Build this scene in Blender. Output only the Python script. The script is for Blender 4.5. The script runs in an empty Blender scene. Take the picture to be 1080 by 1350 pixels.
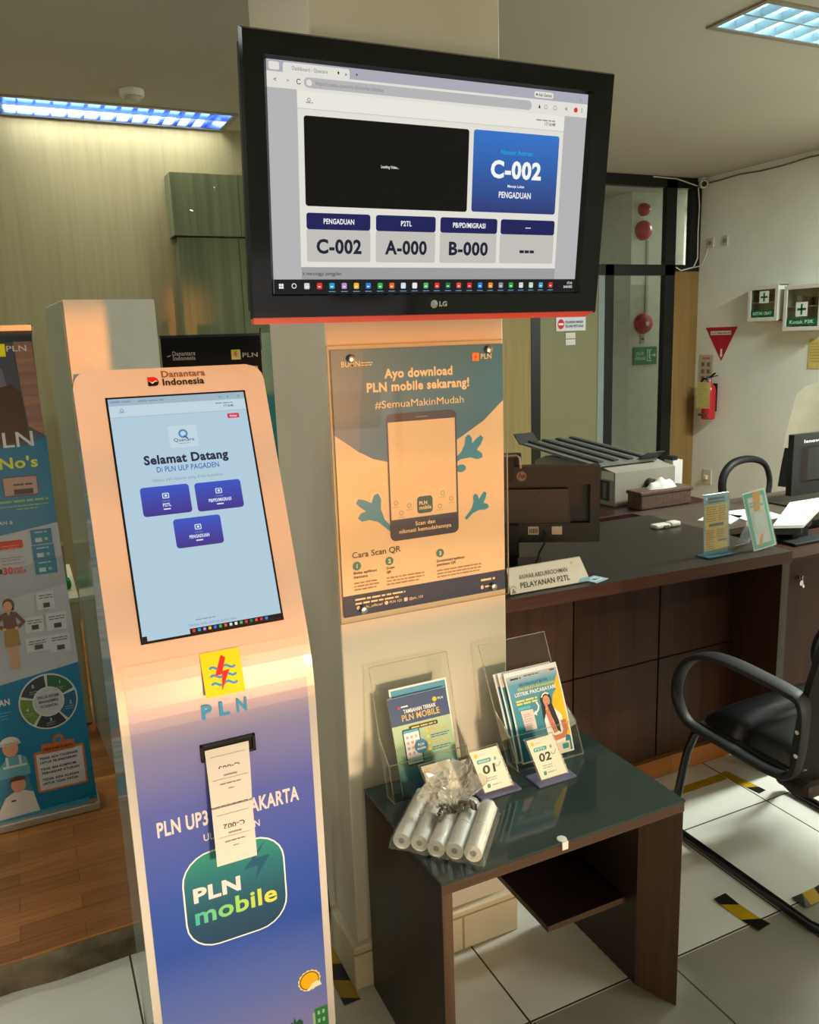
import bpy, bmesh, math, random
from mathutils import Vector, Matrix
S = bpy.context.scene
COL = S.collection
R = math.radians

# ---------------------------------------------------------------- camera
F_PX, W_PX, H_PX = 1085.0, 1080, 1350
EYE = Vector((0, 0, 1.54))
pitch, roll, yaw = R(11.776), R(-2.0104), R(25.04)
fwd = Vector((math.sin(yaw)*math.cos(pitch), math.cos(yaw)*math.cos(pitch), -math.sin(pitch)))
rt = Vector((math.cos(yaw), -math.sin(yaw), 0)); up = rt.cross(fwd)
r_ = rt*math.cos(roll) + up*math.sin(roll); u_ = up*math.cos(roll) - rt*math.sin(roll)
cam = bpy.data.cameras.new('camera'); cam.sensor_fit = 'VERTICAL'; cam.sensor_height = 24
cam.lens = F_PX/H_PX*24; cam.clip_start = 0.02; cam.clip_end = 100
cam_o = bpy.data.objects.new('camera', cam); COL.objects.link(cam_o)
m3 = Matrix((r_, u_, -fwd)).transposed()
cam_o.matrix_world = Matrix.Translation(EYE) @ m3.to_4x4()
S.camera = cam_o

# ---------------------------------------------------------------- world, sun, exposure
S.view_settings.view_transform = 'Standard'; S.view_settings.look = 'None'
S.view_settings.exposure = 0.0; S.view_settings.gamma = 1.0; S.view_settings.use_curve_mapping = False
wd = bpy.data.worlds.new('dusk_sky'); S.world = wd; wd.use_nodes = True
bg = wd.node_tree.nodes['Background']; bg.inputs[0].default_value = (0.95, 0.93, 0.90, 1); bg.inputs[1].default_value = 1.0
SUN_AZ = R(13.6)
def sunlight(name, el, energy, col, ang):
    # el > 0: the setting sun itself, softened by haze and glass; el < 0: the setting sun thrown back up by the polished forecourt outside the glazed front
    L = bpy.data.lights.new(name, 'SUN'); L.energy = energy; L.color = col; L.angle = R(ang)
    o = bpy.data.objects.new(name, L); COL.objects.link(o)
    d = Vector((-math.sin(SUN_AZ)*math.cos(el), math.cos(SUN_AZ)*math.cos(el), -math.sin(el)))
    o.rotation_euler = d.to_track_quat('-Z', 'Y').to_euler()
sunlight('low_sun', R(3.4), 3.3, (1.0, .78, .54), 7)
sunlight('sun_off_forecourt', R(-5), 3.0, (1.0, .32, .06), 1.2)
LAMP_COOL = 5.5       # brightness of the tubes in the right-hand fitting
LAMP_WARM = 30.0      # watts of the fitting along the cream wall
CEIL = 2.7

# ---------------------------------------------------------------- materials
def lin(h):
    if not isinstance(h, str): return tuple(h)
    h = h.lstrip('#'); o = []
    for i in (0, 2, 4):
        c = int(h[i:i+2], 16)/255
        o.append(c/12.92 if c <= .04045 else ((c+.055)/1.055)**2.4)
    return tuple(o)
_M = {}
def nodes(name):
    m = bpy.data.materials.new(name); m.use_nodes = True
    nt = m.node_tree; nt.nodes.clear()
    out = nt.nodes.new('ShaderNodeOutputMaterial'); b = nt.nodes.new('ShaderNodeBsdfPrincipled')
    nt.links.new(b.outputs[0], out.inputs[0]); return m, nt, b, out
def obj_coord(nt, scale=(1, 1, 1)):
    tc = nt.nodes.new('ShaderNodeTexCoord'); mp = nt.nodes.new('ShaderNodeMapping')
    mp.inputs['Scale'].default_value = scale
    nt.links.new(tc.outputs['Object'], mp.inputs[0]); return mp.outputs[0]
def ramp(nt, fac, stops):
    r = nt.nodes.new('ShaderNodeValToRGB'); e = r.color_ramp.elements
    while len(e) < len(stops): e.new(.5)
    for i, (p, c) in enumerate(stops):
        e[i].position = p; e[i].color = (*lin(c), 1)
    nt.links.new(fac, r.inputs[0]); return r.outputs[0]
def mat(name, col, rough=.5, spec=.4, metal=0, vary=.06, scale=14, bump=0, bscale=60, coat=0):
    if name in _M: return _M[name]
    m, nt, b, out = nodes(name); c = lin(col)
    n = nt.nodes.new('ShaderNodeTexNoise'); n.inputs['Scale'].default_value = scale; n.inputs['Detail'].default_value = 4
    nt.links.new(obj_coord(nt), n.inputs['Vector'])
    lo = tuple(max(0, x*(1-vary)) for x in c); hi = tuple(min(1, x*(1+vary)) for x in c)
    nt.links.new(ramp(nt, n.outputs[0], [(.3, lo), (.7, hi)]), b.inputs['Base Color'])
    b.inputs['Roughness'].default_value = rough; b.inputs['Specular IOR Level'].default_value = spec
    b.inputs['Metallic'].default_value = metal; b.inputs['Coat Weight'].default_value = coat
    b.inputs['Coat Roughness'].default_value = .08
    if bump:
        n2 = nt.nodes.new('ShaderNodeTexNoise'); n2.inputs['Scale'].default_value = bscale; n2.inputs['Detail'].default_value = 3
        nt.links.new(obj_coord(nt), n2.inputs['Vector'])
        bp = nt.nodes.new('ShaderNodeBump'); bp.inputs['Strength'].default_value = bump; bp.inputs['Distance'].default_value = .004
        nt.links.new(n2.outputs[0], bp.inputs['Height']); nt.links.new(bp.outputs[0], b.inputs['Normal'])
    _M[name] = m; return m
def ink(col, rough=.45, spec=.3):
    return mat('ink_'+col.strip('#')+('' if rough == .45 else '_%d' % int(rough*100)), col, rough, spec, vary=.02)
def glow(col, k=1.0):
    nm = 'screen_'+col.strip('#')
    if nm in _M: return _M[nm]
    m, nt, b, out = nodes(nm)
    b.inputs['Base Color'].default_value = (.01, .01, .01, 1); b.inputs['Roughness'].default_value = .35
    b.inputs['Specular IOR Level'].default_value = .06
    b.inputs['Emission Color'].default_value = (*lin(col), 1); b.inputs['Emission Strength'].default_value = k
    _M[nm] = m; return m
def lamp_mat(name, col, k):
    m, nt, b, out = nodes(name)
    b.inputs['Base Color'].default_value = (.8, .8, .8, 1)
    b.inputs['Emission Color'].default_value = (*lin(col), 1); b.inputs['Emission Strength'].default_value = k
    return m
def wood(name, a, c, axis='z', scale=1.0, rough=.4, spec=.4):
    if name in _M: return _M[name]
    m, nt, b, out = nodes(name)
    sc = {'x': (1.2, 38, 38), 'y': (38, 1.2, 38), 'z': (38, 38, 1.2)}[axis]
    n = nt.nodes.new('ShaderNodeTexNoise'); n.inputs['Scale'].default_value = scale*2; n.inputs['Detail'].default_value = 6
    n.inputs['Roughness'].default_value = .65
    nt.links.new(obj_coord(nt, sc), n.inputs['Vector'])
    nt.links.new(ramp(nt, n.outputs[0], [(.32, a), (.68, c)]), b.inputs['Base Color'])
    b.inputs['Roughness'].default_value = rough; b.inputs['Specular IOR Level'].default_value = spec
    _M[name] = m; return m
def vgrad(name, stops, z0, z1, rough=.3, spec=.4, axis=2):
    m, nt, b, out = nodes(name)
    sx = nt.nodes.new('ShaderNodeSeparateXYZ'); nt.links.new(obj_coord(nt), sx.inputs[0])
    mr = nt.nodes.new('ShaderNodeMapRange'); mr.inputs[1].default_value = z0; mr.inputs[2].default_value = z1
    nt.links.new(sx.outputs[axis], mr.inputs[0])
    nt.links.new(ramp(nt, mr.outputs[0], stops), b.inputs['Base Color'])
    b.inputs['Roughness'].default_value = rough; b.inputs['Specular IOR Level'].default_value = spec
    return m
def clear(name, tint='#ffffff', refl=.12, rough=.03, milk=0.0, milkcol='#ffffff'):
    if name in _M: return _M[name]
    m = bpy.data.materials.new(name); m.use_nodes = True; nt = m.node_tree; nt.nodes.clear()
    out = nt.nodes.new('ShaderNodeOutputMaterial')
    t = nt.nodes.new('ShaderNodeBsdfTransparent'); t.inputs[0].default_value = (*lin(tint), 1)
    g = nt.nodes.new('ShaderNodeBsdfGlossy'); g.inputs['Roughness'].default_value = rough
    lw = nt.nodes.new('ShaderNodeLayerWeight'); lw.inputs[0].default_value = .25
    mx = nt.nodes.new('ShaderNodeMath'); mx.operation = 'MULTIPLY_ADD'; mx.inputs[1].default_value = .75; mx.inputs[2].default_value = refl*.05
    nt.links.new(lw.outputs['Fresnel'], mx.inputs[0])
    ms = nt.nodes.new('ShaderNodeMixShader'); nt.links.new(mx.outputs[0], ms.inputs[0])
    nt.links.new(t.outputs[0], ms.inputs[1]); nt.links.new(g.outputs[0], ms.inputs[2])
    last = ms
    if milk:
        d = nt.nodes.new('ShaderNodeBsdfDiffuse'); d.inputs[0].default_value = (*lin(milkcol), 1)
        m2 = nt.nodes.new('ShaderNodeMixShader'); m2.inputs[0].default_value = milk
        nt.links.new(ms.outputs[0], m2.inputs[1]); nt.links.new(d.outputs[0], m2.inputs[2]); last = m2
    nt.links.new(last.outputs[0], out.inputs[0]); _M[name] = m; return m
def tiles(name, a, c, grout, x0, y0, p, rough):
    m, nt, b, out = nodes(name)
    sx = nt.nodes.new('ShaderNodeSeparateXYZ'); nt.links.new(obj_coord(nt), sx.inputs[0])
    def line(o, off):
        def M(op, i, v=None):
            q = nt.nodes.new('ShaderNodeMath'); q.operation = op; nt.links.new(i, q.inputs[0])
            if v is not None: q.inputs[1].default_value = v
            return q.outputs[0]
        q = M('SUBTRACT', o, off); q = M('DIVIDE', q, p); q = M('FRACT', q); q = M('SUBTRACT', q, .5); q = M('ABSOLUTE', q)
        return M('GREATER_THAN', q, .5-.0024/p)
    mx = nt.nodes.new('ShaderNodeMath'); mx.operation = 'MAXIMUM'
    nt.links.new(line(sx.outputs[0], x0), mx.inputs[0]); nt.links.new(line(sx.outputs[1], y0), mx.inputs[1])
    n = nt.nodes.new('ShaderNodeTexNoise'); n.inputs['Scale'].default_value = 5; n.inputs['Detail'].default_value = 6
    nt.links.new(obj_coord(nt), n.inputs['Vector'])
    base = ramp(nt, n.outputs[0], [(.35, a), (.65, c)])
    mi = nt.nodes.new('ShaderNodeMix'); mi.data_type = 'RGBA'; nt.links.new(mx.outputs[0], mi.inputs[0])
    nt.links.new(base, mi.inputs[6]); mi.inputs[7].default_value = (*lin(grout), 1)
    nt.links.new(mi.outputs[2], b.inputs['Base Color'])
    b.inputs['Roughness'].default_value = rough; b.inputs['Specular IOR Level'].default_value = .5
    return m
def planks(name):
    m, nt, b, out = nodes(name)
    br = nt.nodes.new('ShaderNodeTexBrick'); br.inputs['Scale'].default_value = 1
    br.inputs['Brick Width'].default_value = .42; br.inputs['Row Height'].default_value = .062; br.inputs['Mortar Size'].default_value = .0006
    br.inputs['Color1'].default_value = (*lin('#b0723c'), 1); br.inputs['Color2'].default_value = (*lin('#8a5427'), 1); br.inputs['Mortar'].default_value = (*lin('#3a1e12'), 1)
    br.offset = .37; br.inputs['Bias'].default_value = .0
    nt.links.new(obj_coord(nt), br.inputs['Vector'])
    n = nt.nodes.new('ShaderNodeTexNoise'); n.inputs['Scale'].default_value = 3; n.inputs['Detail'].default_value = 7
    nt.links.new(obj_coord(nt, (2, 40, 2)), n.inputs['Vector'])
    mi = nt.nodes.new('ShaderNodeMix'); mi.data_type = 'RGBA'; mi.blend_type = 'OVERLAY'; mi.inputs[0].default_value = .55
    nt.links.new(br.outputs[0], mi.inputs[6]); nt.links.new(n.outputs[0], mi.inputs[7])
    nt.links.new(mi.outputs[2], b.inputs['Base Color'])
    b.inputs['Roughness'].default_value = .33; return m

# ---------------------------------------------------------------- mesh builder
class G:
    def __init__(s): s.v = []; s.f = []; s.fm = []; s.mats = []; s.sm = []
    def mi(s, m):
        if m not in s.mats: s.mats.append(m)
        return s.mats.index(m)
    def add(s, vs, fs, m, smooth=False):
        o = len(s.v); s.v += [Vector(p) for p in vs]; k = s.mi(m)
        for f in fs: s.f.append([o+i for i in f]); s.fm.append(k); s.sm.append(smooth)
        return s
    def box(s, a, b, m, bev=0):
        (x0, y0, z0), (x1, y1, z1) = a, b
        x0, x1 = min(x0, x1), max(x0, x1); y0, y1 = min(y0, y1), max(y0, y1); z0, z1 = min(z0, z1), max(z0, z1)
        if bev:
            bm = bmesh.new(); bmesh.ops.create_cube(bm, size=1)
            for v in bm.verts: v.co = Vector(((x0+x1)/2+v.co.x*(x1-x0), (y0+y1)/2+v.co.y*(y1-y0), (z0+z1)/2+v.co.z*(z1-z0)))
            bmesh.ops.bevel(bm, geom=bm.edges[:], offset=bev, segments=2, profile=.5, affect='EDGES')
            s.bm(bm, m); return s
        return s.add([(x0, y0, z0), (x1, y0, z0), (x1, y1, z0), (x0, y1, z0), (x0, y0, z1), (x1, y0, z1), (x1, y1, z1), (x0, y1, z1)],
                     [(0, 3, 2, 1), (4, 5, 6, 7), (0, 1, 5, 4), (1, 2, 6, 5), (2, 3, 7, 6), (3, 0, 4, 7)], m)
    def bm(s, bm, m, smooth=False, mtx=None):
        bm.verts.ensure_lookup_table(); bm.verts.index_update()
        s.add([(mtx @ v.co if mtx else v.co) for v in bm.verts], [[v.index for v in f.verts] for f in bm.faces], m, smooth); bm.free(); return s
    def prism(s, poly, d, m, smooth=False):
        """closed 3-D polygon pushed along vector d"""
        d = Vector(d); n = len(poly); a = [Vector(p) for p in poly]
        return s.add(a+[p+d for p in a], [list(range(n))[::-1], [n+i for i in range(n)]]+[(i, (i+1) % n, n+(i+1) % n, n+i) for i in range(n)], m, smooth)
    def tube(s, pts, r, m, seg=10, closed=False, flat=1.0, caps=True):
        pts = [Vector(p) for p in pts]; n = len(pts); rings = []; prev = None
        for i, p in enumerate(pts):
            if closed: t = pts[(i+1) % n]-pts[i-1]
            else: t = pts[min(i+1, n-1)]-pts[max(i-1, 0)]
            t.normalize()
            if prev is None:
                a = Vector((0, 0, 1)) if abs(t.z) < .9 else Vector((1, 0, 0)); nx = t.cross(a).normalized()
            else: nx = (prev-t*prev.dot(t)).normalized()
            prev = nx; ny = t.cross(nx); rr = r[i] if isinstance(r, (list, tuple)) else r
            rings.append([p+nx*rr*math.cos(2*math.pi*k/seg)+ny*rr*flat*math.sin(2*math.pi*k/seg) for k in range(seg)])
        vs = [q for ring in rings for q in ring]; fs = []
        for i in range(n if closed else n-1):
            j = (i+1) % n
            for k in range(seg): fs.append((i*seg+k, i*seg+(k+1) % seg, j*seg+(k+1) % seg, j*seg+k))
        if not closed and caps: fs += [list(range(seg))[::-1], [(n-1)*seg+k for k in range(seg)]]
        return s.add(vs, fs, m, True)
    def lathe(s, prof, c, ax, m, seg=24, smooth=True):
        """prof = [(radius, height)], around ax through c"""
        ax = Vector(ax).normalized(); q = Vector((0, 0, 1)).rotation_difference(ax); c = Vector(c)
        vs = []; fs = []; n = len(prof)
        for r, h in prof:
            for k in range(seg):
                a = 2*math.pi*k/seg; vs.append(c+q @ Vector((r*math.cos(a), r*math.sin(a), h)))
        for i in range(n-1):
            for k in range(seg): fs.append((i*seg+k, i*seg+(k+1) % seg, (i+1)*seg+(k+1) % seg, (i+1)*seg+k))
        fs += [list(range(seg))[::-1], [(n-1)*seg+k for k in range(seg)]]
        return s.add(vs, fs, m, smooth)
    def cyl(s, a, b, r, m, seg=20):
        a = Vector(a); b = Vector(b); L = (b-a).length; e = min(r*.06, L*.2)
        return s.lathe([(r-e, 0), (r, e), (r, L-e), (r-e, L)], a, b-a, m, seg)
    def ball(s, c, r, m, sub=2):
        bm = bmesh.new(); bmesh.ops.create_icosphere(bm, subdivisions=sub, radius=1)
        r = r if isinstance(r, (tuple, list)) else (r, r, r)
        return s.bm(bm, m, True, Matrix.Translation(c) @ Matrix.Diagonal((*r, 1)))
    def build(s, name, parent=None, label=None, sharp=True):
        base = root_of(parent).location.copy() if parent else Vector((0, 0, 0))
        me = bpy.data.meshes.new(name); me.from_pydata([p-base for p in s.v], [], s.f)
        for m in s.mats: me.materials.append(m)
        for p, k, q in zip(me.polygons, s.fm, s.sm): p.material_index = k; p.use_smooth = q
        me.validate(); me.update()
        if any(s.sm): 
            try: me.set_sharp_from_angle(angle=R(40))
            except Exception: pass
        o = bpy.data.objects.new(name, me); COL.objects.link(o)
        if parent: o.parent = parent
        if label: o['label'] = label
        return o
def root_of(o):
    while o.parent: o = o.parent
    return o
def thing(name, loc, label, cat, group=None):
    o = bpy.data.objects.new(name, None); COL.objects.link(o); o.location = loc; o.empty_display_size = .05
    return tag(o, label, cat, group)
def tag(o, label, cat, group=None, kind=None):
    o['label'] = label; o['category'] = cat
    if group: o['group'] = group
    if kind: o['kind'] = kind
    return o
def single(g, name, label, cat, group=None, kind=None):
    """a thing that is one mesh, its origin at its base"""
    lo = Vector((min(v.x for v in g.v)+max(v.x for v in g.v), min(v.y for v in g.v)+max(v.y for v in g.v), 0))/2
    lo.z = min(v.z for v in g.v)
    g.v = [p-lo for p in g.v]; o = g.build(name); o.location = lo
    return tag(o, label, cat, group, kind)
def struct(g, name, label=None):
    o = g.build(name); o['kind'] = 'structure'
    if label: o['label'] = label
    return o

# ---------------------------------------------------------------- flat print on a surface: (u right, v up, k layers out)
_T = {}
def glyphs(txt, bold):
    key = (txt, bold)
    if key in _T: return _T[key]
    cu = bpy.data.curves.new('t', 'FONT'); cu.body = txt; cu.size = 1; cu.resolution_u = 3; cu.offset = bold; cu.space_character = 1.0+bold*2.2
    ob = bpy.data.objects.new('t', cu); COL.objects.link(ob)
    me = bpy.data.meshes.new_from_object(ob.evaluated_get(bpy.context.evaluated_depsgraph_get()))
    vs = [(v.co.x, v.co.y) for v in me.vertices]; fs = [list(p.vertices) for p in me.polygons]
    bpy.data.objects.remove(ob); bpy.data.curves.remove(cu); bpy.data.meshes.remove(me)
    _T[key] = (vs, fs); return _T[key]
CAP = None
class Print:
    def __init__(s, g, O, u=(1, 0, 0), v=(0, 0, 1), eps=.0006):
        s.g = g; s.O = Vector(O); s.u = Vector(u).normalized(); s.vv = Vector(v).normalized(); s.n = s.u.cross(s.vv); s.eps = eps
    def P(s, u, v, k=0): return s.O+s.u*u+s.vv*v+s.n*(k*s.eps)
    def poly(s, pts, m, k=1): s.g.add([s.P(a, b, k) for a, b in pts], [list(range(len(pts)))], m); return s
    def rect(s, u0, v0, u1, v1, m, k=1):
        u0, u1 = min(u0, u1), max(u0, u1); v0, v1 = min(v0, v1), max(v0, v1)
        return s.poly([(u0, v0), (u1, v0), (u1, v1), (u0, v1)], m, k)
    def rr(s, u0, v0, u1, v1, r, m, k=1, corners=(1, 1, 1, 1)):
        u0, u1 = min(u0, u1), max(u0, u1); v0, v1 = min(v0, v1), max(v0, v1); pts = []
        for c, (cx, cy, a0) in enumerate(((u1-r, v1-r, 0), (u0+r, v1-r, 90), (u0+r, v0+r, 180), (u1-r, v0+r, 270))):
            if corners[c]: pts += [(cx+r*math.cos(R(a0+a)), cy+r*math.sin(R(a0+a))) for a in range(0, 91, 15)]
            else: pts.append(((u1, v1), (u0, v1), (u0, v0), (u1, v0))[c])
        return s.poly(pts, m, k)
    def ell(s, cu, cv, ru, rv, m, k=1, n=28, a0=0, a1=360):
        pts = [(cu+ru*math.cos(R(a0+(a1-a0)*i/n)), cv+rv*math.sin(R(a0+(a1-a0)*i/n))) for i in range(n if a1-a0 == 360 else n+1)]
        return s.poly(pts, m, k)
    def ring(s, cu, cv, r0, r1, m, k=1, a0=0, a1=360, n=32):
        for i in range(n):
            a, b = R(a0+(a1-a0)*i/n), R(a0+(a1-a0)*(i+1)/n)
            s.poly([(cu+r0*math.cos(a), cv+r0*math.sin(a)), (cu+r1*math.cos(a), cv+r1*math.sin(a)), (cu+r1*math.cos(b), cv+r1*math.sin(b)), (cu+r0*math.cos(b), cv+r0*math.sin(b))], m, k)
        return s
    def stroke(s, pts, w, m, k=1):
        L = []; Rr = []
        for i, p in enumerate(pts):
            a = pts[max(i-1, 0)]; b = pts[min(i+1, len(pts)-1)]; d = Vector((b[0]-a[0], b[1]-a[1])).normalized()
            ww = w[i] if isinstance(w, (list, tuple)) else w
            L.append((p[0]-d.y*ww/2, p[1]+d.x*ww/2)); Rr.append((p[0]+d.y*ww/2, p[1]-d.x*ww/2))
        for i in range(len(pts)-1): s.poly([Rr[i], Rr[i+1], L[i+1], L[i]], m, k)
        return s
    def text(s, t, u, v, h, m, k=3, w=None, al='c', bold=.012, rot=0, shear=0):
        """cap height h, baseline at v"""
        global CAP
        if CAP is None:
            hv, _ = glyphs('H', 0); CAP = max(y for x, y in hv)
        vs, fs = glyphs(t, bold)
        if not vs: return s
        x0 = min(x for x, y in vs); x1 = max(x for x, y in vs); sy = h/CAP; sx = w/(x1-x0) if w else sy
        off = {'c': -(x0+x1)/2, 'l': -x0, 'r': -x1}[al]; c, q = math.cos(R(rot)), math.sin(R(rot)); pts = []
        for x, y in vs:
            X = (x+off+shear*y)*sx; Y = y*sy; pts.append(s.P(u+X*c-Y*q, v+X*q+Y*c, k))
        s.g.add(pts, fs, m); return s
    def lines(s, u, v, w, n, dv, h, m, k=3, rag=.25, seed=1):
        rn = random.Random(seed)
        for i in range(n):
            x = u; end = u+w*(1-rag*rn.random())
            while x < end:
                L = min(rn.uniform(.9, 3.2)*h*2, end-x); s.rect(x, v-i*dv, x+L, v-i*dv+h, m, k); x += L+h*.8
        return s
def blocks(pr, txt, u, v, w, h, m, k=3, bold=.012): pr.text(txt, u, v, h, m, k, w=w, bold=bold)

WHITE = ink('#f4f2ec'); BLACK = ink('#15151a'); NAVY = ink('#1d2f57'); TEAL = ink('#2f8fa3'); YEL = ink('#f2c40f'); REDI = ink('#cf2030')
PLNY = ink('#f7e017'); PLNB = ink('#2e9fd8'); PLNR = ink('#e0242e'); SKIN = ink('#d99a78'); ORNG = ink('#f08a1d')
def pln_mark(p, u, v, w, h, k=2, txt=None, box=PLNY, tm=WHITE, tw=None):
    """yellow square, red bolt, three blue waves; (u, v) = lower left"""
    p.rect(u, v, u+w, v+h, box, k)
    for i in range(3):
        y = v+h*(.62-.18*i); pts = [(u+w*(.18+.66*j/12), y+h*.035*math.sin(j/12*math.pi*4)) for j in range(13)]
        p.stroke(pts, h*.055, PLNB, k+1)
    p.poly([(u+w*.52, v+h*.9), (u+w*.3, v+h*.45), (u+w*.48, v+h*.47), (u+w*.42, v+h*.1), (u+w*.68, v+h*.55), (u+w*.5, v+h*.53), (u+w*.62, v+h*.82)], PLNR, k+2)
    if txt: p.text(txt, u+w*1.18, v+h*.15, h*.68, tm, k+1, w=tw, al='l')

# ---------------------------------------------------------------- room shell
m_wall = mat('white_wall_paint', '#e2e6d8', .75, .25, vary=.05, scale=2.5, bump=.05, bscale=8)
m_wallx = mat('corridor_paint', '#bfc3b8', .75, .2, vary=.03, scale=2)
m_ceil = mat('ceiling_paint', '#b7b7aa', .85, .15, vary=.03, scale=1.5)
m_pil = mat('pillar_paint', '#d3c9b6', .5, .35, vary=.03, scale=4, bump=.03, bscale=10)
m_lam = wood('cream_wall_laminate', '#8c8260', '#998f6b', 'z', .55, .55, .25)
m_black = mat('black_frame_lacquer', '#10120f', .35, .4)
m_white_tile = tiles('white_floor_tile', '#e0dccf', '#e8e4d9', '#4a3a2e', .894, 1.757, .4, .14)
m_grey_tile = tiles('grey_floor_tile', '#8b8477', '#978f81', '#3b342c', 1.302, .957, .4, .42)
m_plank = planks('wood_floor_planks')

g = G()
g.add([(-2.5, 1.352, 0), (5.05, 1.352, 0), (5.05, 2.04, 0), (-2.5, 2.04, 0)], [(0, 1, 2, 3)], m_white_tile)
g.add([(-2.5, -3, 0), (.55, -3, 0), (.55, 1.352, 0), (-2.5, 1.352, 0)], [(0, 1, 2, 3)], m_white_tile)
g.add([(.55, -3, 0), (5.05, -3, 0), (5.05, 1.352, 0), (.55, 1.352, 0)], [(0, 1, 2, 3)], m_grey_tile)
g.add([(3, 5.2, 0), (8, 5.2, 0), (8, 7, 0), (3, 7, 0)], [(0, 1, 2, 3)], m_white_tile)
g.add([(-2.5, -3, -.05), (-2.5, 7, -.05), (8, 7, -.05), (8, -3, -.05)], [(0, 1, 2, 3)], m_grey_tile)
struct(g, 'floor')
g = G(); g.box((-2.5, 2.04, .001), (5.05, 5.2, .07), m_plank)
struct(g, 'floor_platform', 'raised wood plank floor behind the counter')
# worn edge strip in front of the platform, left part
g = G(); m_edge = mat('worn_edge_strip', '#6a5f4c', .7, .2, vary=.45, scale=18, bump=.4, bscale=40)
rn = random.Random(4); n = 26; xs = [-2.5+i*(2.62/n) for i in range(n+1)]
vs = []
for x in xs:
    j = rn.uniform(-.006, .006); vs += [(x, 2.015+j, .001), (x, 2.02+j, .05+rn.uniform(-.006, .006)), (x, 2.039, .066)]
g.add(vs, [(3*i+q, 3*i+3+q, 3*i+4+q, 3*i+1+q) for i in range(n) for q in (0, 1)], m_edge)
struct(g, 'trim_1')

# ceiling with two recesses for the fittings
LIGHTS = [dict(x0=2.63, x1=3.83, y0=2.405, y1=2.66), dict(x0=.09, x1=1.17, y0=4.46, y1=4.76)]
def ceiling_faces():
    xs = sorted({-2.5, 8.0}|{l[k] for l in LIGHTS for k in ('x0', 'x1')}); ys = sorted({-3.0, 7.0}|{l[k] for l in LIGHTS for k in ('y0', 'y1')})
    g = G()
    for i in range(len(xs)-1):
        for j in range(len(ys)-1):
            cx, cy = (xs[i]+xs[i+1])/2, (ys[j]+ys[j+1])/2
            if any(l['x0'] < cx < l['x1'] and l['y0'] < cy < l['y1'] for l in LIGHTS): continue
            g.box((xs[i], ys[j], CEIL), (xs[i+1], ys[j+1], CEIL+.02), m_ceil)
    g.box((-2.5, -3, CEIL+.2), (8, 7, CEIL+.24), m_ceil)
    return g
struct(ceiling_faces(), 'ceiling')
g = G(); g.box((5.05, -3, 0), (5.2, 5.2, CEIL), m_wall); struct(g, 'wall_right')
g = G(); g.box((-2.65, -3, 0), (-2.5, 5.2, CEIL), m_wall); struct(g, 'wall_left')
g = G(); g.box((-2.5, 4.78, .07), (2.2, 4.93, CEIL), m_lam); struct(g, 'wall_back')
g = G(); g.box((3, 6.4, 0), (8, 6.5, CEIL), m_wallx); g.box((7.95, 5.2, 0), (8.05, 7, CEIL), m_wallx); g.box((5.2, 5.15, 0), (8, 5.2, CEIL), m_wallx)
struct(g, 'wall_corridor')
# street side: the glazed front the evening sun comes through (behind the camera)
OPX0, OPX1, OPZ0, OPZ1 = .75, 2.90, .50, 1.15
g = G()
g.box((-2.65, -3.12, 0), (OPX0, -3, CEIL), m_wall); g.box((OPX1, -3.12, 0), (5.2, -3, CEIL), m_wall)
g.box((OPX0, -3.12, OPZ1), (OPX1, -3, CEIL), m_wall); g.box((OPX0, -3.12, -.05), (OPX1, -3, OPZ0), m_wall)
struct(g, 'wall_street')
g = G()
for x in (OPX0, OPX1-.03): g.box((x, -3.1, OPZ0), (x+.03, -3.02, OPZ1), m_black)
g.box((2.22, -3.09, .84), (2.72, -3.04, OPZ1), m_black)       # added unseen blocker, keeps sun off the back wall and black banner
for z in (.68, .90): g.box((OPX0, -3.08, z), (2.22, -3.05, z+.014), m_black)
struct(g, 'window_1')

# added glowing panel out of view, warm fill for the lower pillar
g = G(); g.box((-.4, -2.995, .04), (2.15, -2.985, .47), lamp_mat('fill_panel_glow', '#ffdcb4', 9)); struct(g, 'fill_panel')

# pillar and plinth
PX0, PX1, PY0, PY1 = .590, 1.020, 1.645, 2.05
g = G(); g.box((PX0, PY0, 0), (PX1, PY1, CEIL), m_pil, bev=.004); struct(g, 'pillar', 'square cream painted pillar carrying the television')
g = G(); m_plinth = mat('plinth_tile', '#d9cdb0', .35, .4, vary=.06, scale=9)
g.box((PX0-.017, PY0-.018, 0), (PX1+.017, PY1, .118), m_plinth, bev=.005)
m_grime = mat('plinth_grime', '#a88f66', .7, .2, vary=.2)
g.box((PX0-.0172, PY0-.0185, .096), (PX1+.0172, PY0-.017, .101), m_grime); g.box((.868, PY0-.0186, .004), (.874, PY0-.017, .096), m_grime)
struct(g, 'baseboard_pillar')

# partition at the far right: dark frames, panes, panels
YF = 5.2
m_tan = wood('tan_partition_board', '#8f7f52', '#9d8c5e', 'z', .4, .6, .2); m_olive = mat('olive_frosted_panel', '#7d7a5a', .45, .3, vary=.02)
m_brown = wood('brown_partition_board', '#7a6138', '#866b40', 'z', .4, .55, .2); m_pane = clear('clear_pane', '#f8faf6', .3)
m_edgew = mat('grey_door_edge', '#7f8a86', .5)
def fr(g, x0, z0, x1, z1, m=None, d=.05): g.box((x0, YF-d/2, z0), (x1, YF+d/2, z1), m or m_black)
g = G(); fr(g, 2.0, .07, 3.45, CEIL, m_tan, .04); struct(g, 'wall_far')
g = G()
for a in ((3.45, .07, 3.53, CEIL), (3.53, 1.97, 4.12, 2.05), (4.12, .07, 4.20, 2.05), (4.12, 1.97, 4.80, 2.05), (4.70, .07, 4.80, CEIL), (3.53, 2.62, 5.05, CEIL), (4.95, 2.0, 5.05, 2.62), (4.80, 2.0, 4.95, 2.05)): fr(g, *a)
struct(g, 'trim_2')
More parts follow.
